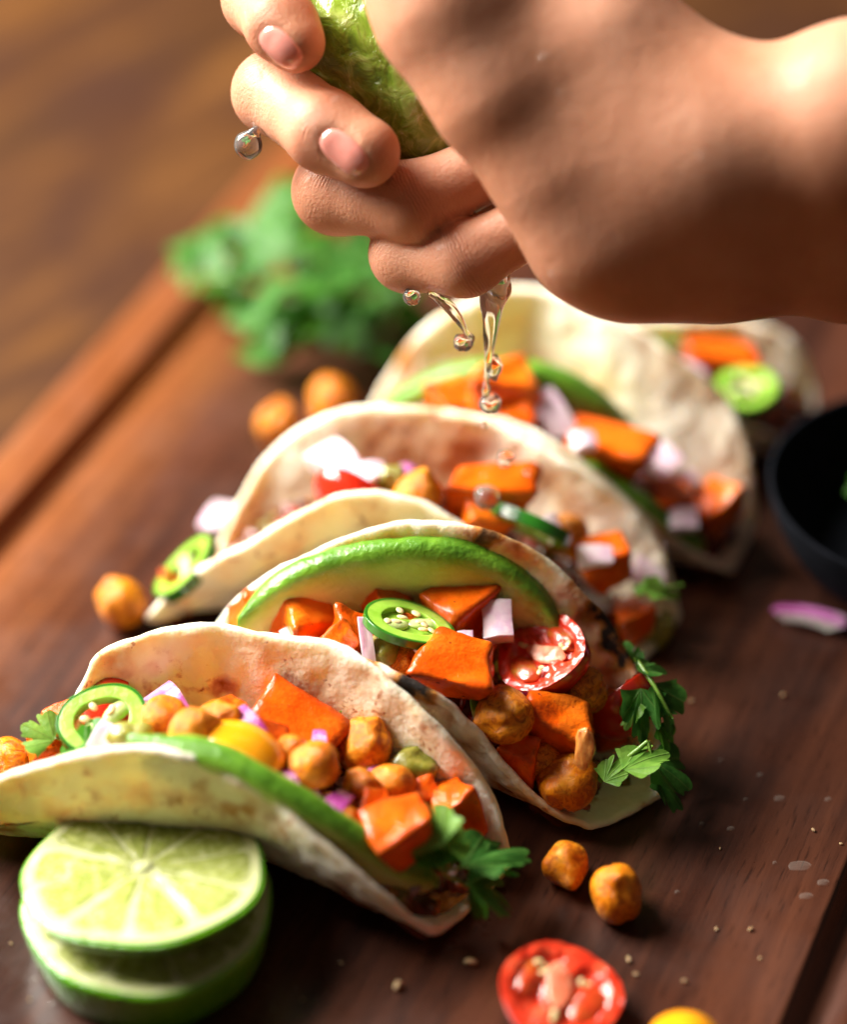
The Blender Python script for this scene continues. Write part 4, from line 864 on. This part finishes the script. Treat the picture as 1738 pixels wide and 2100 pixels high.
def surface_nets(fn, lo, hi, h):
    ax = [np.arange(l, u + h, h) for l, u in zip(lo, hi)]; nx, ny, nz = map(len, ax); f = np.empty((nx, ny, nz), np.float32)
    YY, ZZ = np.meshgrid(ax[1], ax[2], indexing='ij')
    for i0 in range(0, nx, 24):
        xs = ax[0][i0:i0 + 24]; X = np.broadcast_to(xs[:, None, None], (len(xs), ny, nz)); p = np.stack([X, np.broadcast_to(YY, X.shape), np.broadcast_to(ZZ, X.shape)], -1); f[i0:i0 + 24] = fn(p)
    s = f < 0; c = np.zeros((nx - 1, ny - 1, nz - 1)); acc = np.zeros((nx - 1, ny - 1, nz - 1, 3)); sl = lambda o, n: slice(o, n - 1 + o)
    for axis in range(3):
        for o1 in (0, 1):
            for o2 in (0, 1):
                o = [0, 0, 0]; oth = [q for q in range(3) if q != axis]; o[oth[0]], o[oth[1]] = o1, o2; e = list(o); e[axis] = 1
                A = f[sl(o[0], nx), sl(o[1], ny), sl(o[2], nz)]; B = f[sl(e[0], nx), sl(e[1], ny), sl(e[2], nz)]; m = (A < 0) != (B < 0)
                t = np.where(m, A / np.where(m, A - B, 1), 0); c += m
                for q in range(3): acc[..., q] += m * (t if q == axis else o[q])
    act = c > 0; idx = -np.ones(act.shape, int); idx[act] = np.arange(act.sum()); ijk = np.argwhere(act); V = np.array(lo) + h * (ijk + acc[act] / c[act][:, None]); F = []
    for axis in range(3):
        o1, o2 = [q for q in range(3) if q != axis]; e = [0, 0, 0]; e[axis] = 1
        a = s[:nx - e[0], :ny - e[1], :nz - e[2]]; b = s[e[0]:, e[1]:, e[2]:]; q = np.argwhere(a != b); q = q[(q[:, o1] > 0) & (q[:, o2] > 0) & (q[:, o1] < s.shape[o1] - 1) & (q[:, o2] < s.shape[o2] - 1)]
        flip = a[q[:, 0], q[:, 1], q[:, 2]]; d1 = np.zeros(3, int); d1[o1] = 1; d2 = np.zeros(3, int); d2[o2] = 1
        g = lambda r: idx[r[:, 0], r[:, 1], r[:, 2]]
        quad = np.stack([g(q), g(q - d1), g(q - d1 - d2), g(q - d2)], 1); fl = flip if axis != 1 else ~flip; quad[fl] = quad[fl][:, ::-1]; F.append(quad)
    return V, np.vstack(F)
def cam2world(q): return CAM + q[..., :1] * RT + q[..., 1:2] * UP + q[..., 2:] * FW
lo = np.array([-4.6, 3.6, 54.5]); hi = np.array([12.5, 13.8, 66.2])
Vh, Fh = surface_nets(hand_cut, lo, hi, .085)
Wh = cam2world(Vh); hb0 = cam2world(cq(1200, 350, 60.0))
hand = link('person', None, loc=hb0); tag(hand, 'bare right hand and forearm squeezing a lime half above the tacos', 'person')
jt = np.zeros(len(Vh)); jm = np.zeros(len(Vh))
for f, pts in FING.items():
    J = [cq(a, b, c) for a, b, c, r in pts]
    for q in (1, 2):
        ax_ = J[q + 1] - J[q - 1] if q == 1 else J[q + 1] - J[q]; ax_ = ax_ / np.linalg.norm(ax_); dv = Vh - J[q]; t = dv @ ax_; rad = pr(pts[q][3], pts[q][2])
        m_ = np.exp(-(t / (.42 if q == 1 else .26)) ** 2) * np.clip(1.9 - np.linalg.norm(dv, axis=1) / rad, 0, .6) / .6; up_ = m_ > jm; jt[up_] = t[up_]; jm = np.maximum(jm, m_)
hm = rec(mesh('hand', Wh - hb0, Fh, M['skin'], attrs=dict(joint_t=jt, joint_m=jm))); ho = link('hand', hm, hand)
sm = ho.modifiers.new('smooth', 'SMOOTH'); sm.factor = .5; sm.iterations = 2
def surf(x, y, d0=54.5, d1=66):                 # first hit of the hand along the view ray through frame points x, y
    x, y = np.broadcast_arrays(np.asarray(x, float), np.asarray(y, float)); ds = np.arange(d0, d1, .03); p = np.stack([(x[..., None] - 869) / FPX * ds, (1050 - y[..., None]) / FPX * ds, np.broadcast_to(ds, x.shape + ds.shape)], -1)
    v = hand_sdf(p); s = v < 0; k = np.where(s.any(-1), s.argmax(-1), len(ds) - 1); k = np.maximum(k, 1)
    a = np.take_along_axis(v, (k - 1)[..., None], -1)[..., 0]; b = np.take_along_axis(v, k[..., None], -1)[..., 0]; return ds[k - 1] + .03 * np.clip(a / (a - b + 1e-9), 0, 1)
def nail(cx_, cy_, ang, a, b):
    nu, nv = 14, 22; V = []; U_, W_ = [], []
    for i in range(nu):
        r = i / (nu - 1)
        for k in range(nv):
            t = 2 * math.pi * k / nv; ex = abs(math.cos(t)) ** .75 * np.sign(math.cos(t)) * a * r; ey = abs(math.sin(t)) ** .75 * np.sign(math.sin(t)) * b * r
            U_.append(cx_ + ex * math.cos(ang) - ey * math.sin(ang)); W_.append(cy_ + ex * math.sin(ang) + ey * math.cos(ang))
    d = surf(np.array(U_), np.array(W_)); rr = np.repeat(np.arange(nu) / (nu - 1), nv); d = d - .03 * np.clip((1 - rr) * 4, 0, 1) + .05 * (rr > .97)
    q = np.array([cq(x, y, z) for x, y, z in zip(U_, W_, d)]); W = cam2world(q); return link('fingernail', mesh('fingernail', W - hb0, grid_faces(nu, nv, wrap_m=True), M['nail']), ho)
for q in NAILS: nail(*q)

# squeezed lime half in the fist
lc = cam2world(cq(795, 150, 62.2)); V, F = sphere(64, 44); Vl = V.copy()
r = 1 + .06 * noise(V, 1.6, 2, 2) + .03 * noise(V, 5, 4, 2); Vl = V * r[:, None] * np.array([1.75, 3.0, 1.75]); an = math.radians(38); c_, s_ = math.cos(an), math.sin(an)
Vc = np.stack([Vl[:, 0] * c_ + Vl[:, 1] * -s_ * -1 * 0 + Vl[:, 0] * 0 + Vl[:, 1] * (-s_) , Vl[:, 0] * s_ + Vl[:, 1] * c_, Vl[:, 2]], -1)
Vc = Vl @ np.array([[c_, s_, 0], [-s_, c_, 0], [0, 0, 1]])
Wl = cam2world(Vc * np.array([1, 1, 1]) + cq(795, 150, 62.3)); lime = link('lime_half', None, loc=lc)
link('rind', mesh('rind', Wl - lc, F, M['rind_wet']), lime)
tag(lime, 'wet crushed lime half gripped inside the fist', 'lime')

# ------------------------------------------------------------------ falling juice
def Q(x, y, d): return cam2world(cq(x, y, d))
YS = -5.2                                        # all of it falls in one upright plane through the fist's lowest knuckle
def S(x, y):
    d = FW + (x - 869) / FPX * RT + (1050 - y) / FPX * UP; return CAM + (YS - CAM[1]) / d[1] * d
def stream(name, pts, label, group=None, tw=.25):
    c = spline([S(x, y) for x, y, r in pts], 90); rr = spline([[r] for x, y, r in pts], 90)[:, 0] * 62 / FPX; ph = np.linspace(0, 9, 90)
    V, F = tube(c, np.maximum(rr, .012), 20); V = V.reshape(90, 20, 3)
    for i in range(90):
        dv = V[i] - c[i]; V[i] = c[i] + dv * (1 + tw * np.cos(2 * (np.linspace(0, 2 * math.pi, 20, endpoint=False)) + ph[i]))[:, None]
    V = V.reshape(-1, 3); base = c[-1]; return tag(link(name, rec(mesh(name, V - base, F, M['juice'])), loc=base), label, 'juice', group)
stream('juice_stream', [(1020, 560, 34), (1018, 582, 34), (1014, 600, 27), (1010, 622, 21), (1009, 650, 16), (1006, 690, 13), (1004, 720, 11), (1002, 750, 11), (999, 775, 6), (998, 800, 8), (996, 815, 4)], 'main stream of lime juice pouring from under the fist')
stream('juice_stream', [(880, 600, 8), (900, 612, 9), (922, 630, 10), (942, 655, 9), (955, 678, 7), (966, 692, 8), (972, 700, 2)], 'thin slanting trickle of juice left of the main stream')
DROP = [blob_mesh('juice_drop', M['cloudy'], 100 + i, .16) for i in range(3)]
for i, (x, y, rx, rz, lab) in enumerate([(845, 610, 17, 18, 'juice drop hanging under the little finger left of the trickle'), (950, 702, 20, 18, 'round juice drop at the end of the slanting trickle'), (1016, 752, 15, 30, 'long juice drop clinging right of the main stream'),
        (1006, 830, 22, 21, 'round juice drop just below the main stream'), (994, 872, 6, 10, 'tiny juice drop under the round one'), (1038, 940, 18, 20, 'falling juice drop over back wall of middle tortilla'), (1081, 970, 8, 8, 'smallest falling juice bead at the right'), (999, 1020, 26, 26, 'largest falling juice drop, lowest of all')]):
    p = S(x, y); k = PROJ(p)[2] / FPX; tag(link('juice_drop', DROP[i % 3], loc=p, scale=(rx * k, rx * k, rz * k)), lab, 'juice drop')
# runnel down the index knuckle ending in a heavy drop
pts = [(505, 20), (515, 70), (524, 110), (528, 150), (530, 190), (529, 230), (525, 255)]; dd = surf(np.array([a for a, b in pts]), np.array([b for a, b in pts])); dd = np.minimum(dd, 62.2)
c = spline([Q(x, y, d + .015) for (x, y), d in zip(pts, dd)], 40); V, F = tube(c, np.linspace(.07, .08, 40), 10)
tag(link('juice_runnel', mesh('juice_runnel', V - c[-1], F, M['film']), loc=c[-1]), 'wet runnel of juice down the upper knuckles', 'juice')
V, F = sphere(28, 18); V = V * (1 + .55 * np.exp(-((V - np.array([.45, 0, .9])) ** 2).sum(1) / .12))[:, None]
tag(link('juice_drop', mesh('juice_drop', V * (1 + .12 * noise(V, 1.4, 9))[:, None], F, M['cloudy']), loc=Q(508, 298, 61.6), scale=(.31, .28, .31)), 'heavy juice drop falling off the knuckles at left', 'juice drop')
for x, y, r in [(1118, 118, .16), (1150, 190, .09), (1440, 318, .12), (1135, 560, .10), (615, 158, .10), (652, 178, .07), (750, 175, .13), (690, 205, .12)]:
    d = float(surf(np.array([x]), np.array([y]))[0]); tag(link('skin_droplet', DR, loc=Q(x, y, min(d, 61.2)), scale=(r, r, r * .7)), {1118: 'largest droplet above the dark hollow of the palm', 1150: 'small droplet right beside the dark hollow of the palm', 1440: 'droplet on the inner wrist', 1135: 'droplet on the heel of the hand right of the main stream'}.get(x, 'small droplet between the two upper fingertips'), 'juice drop', 'droplets on the hand')
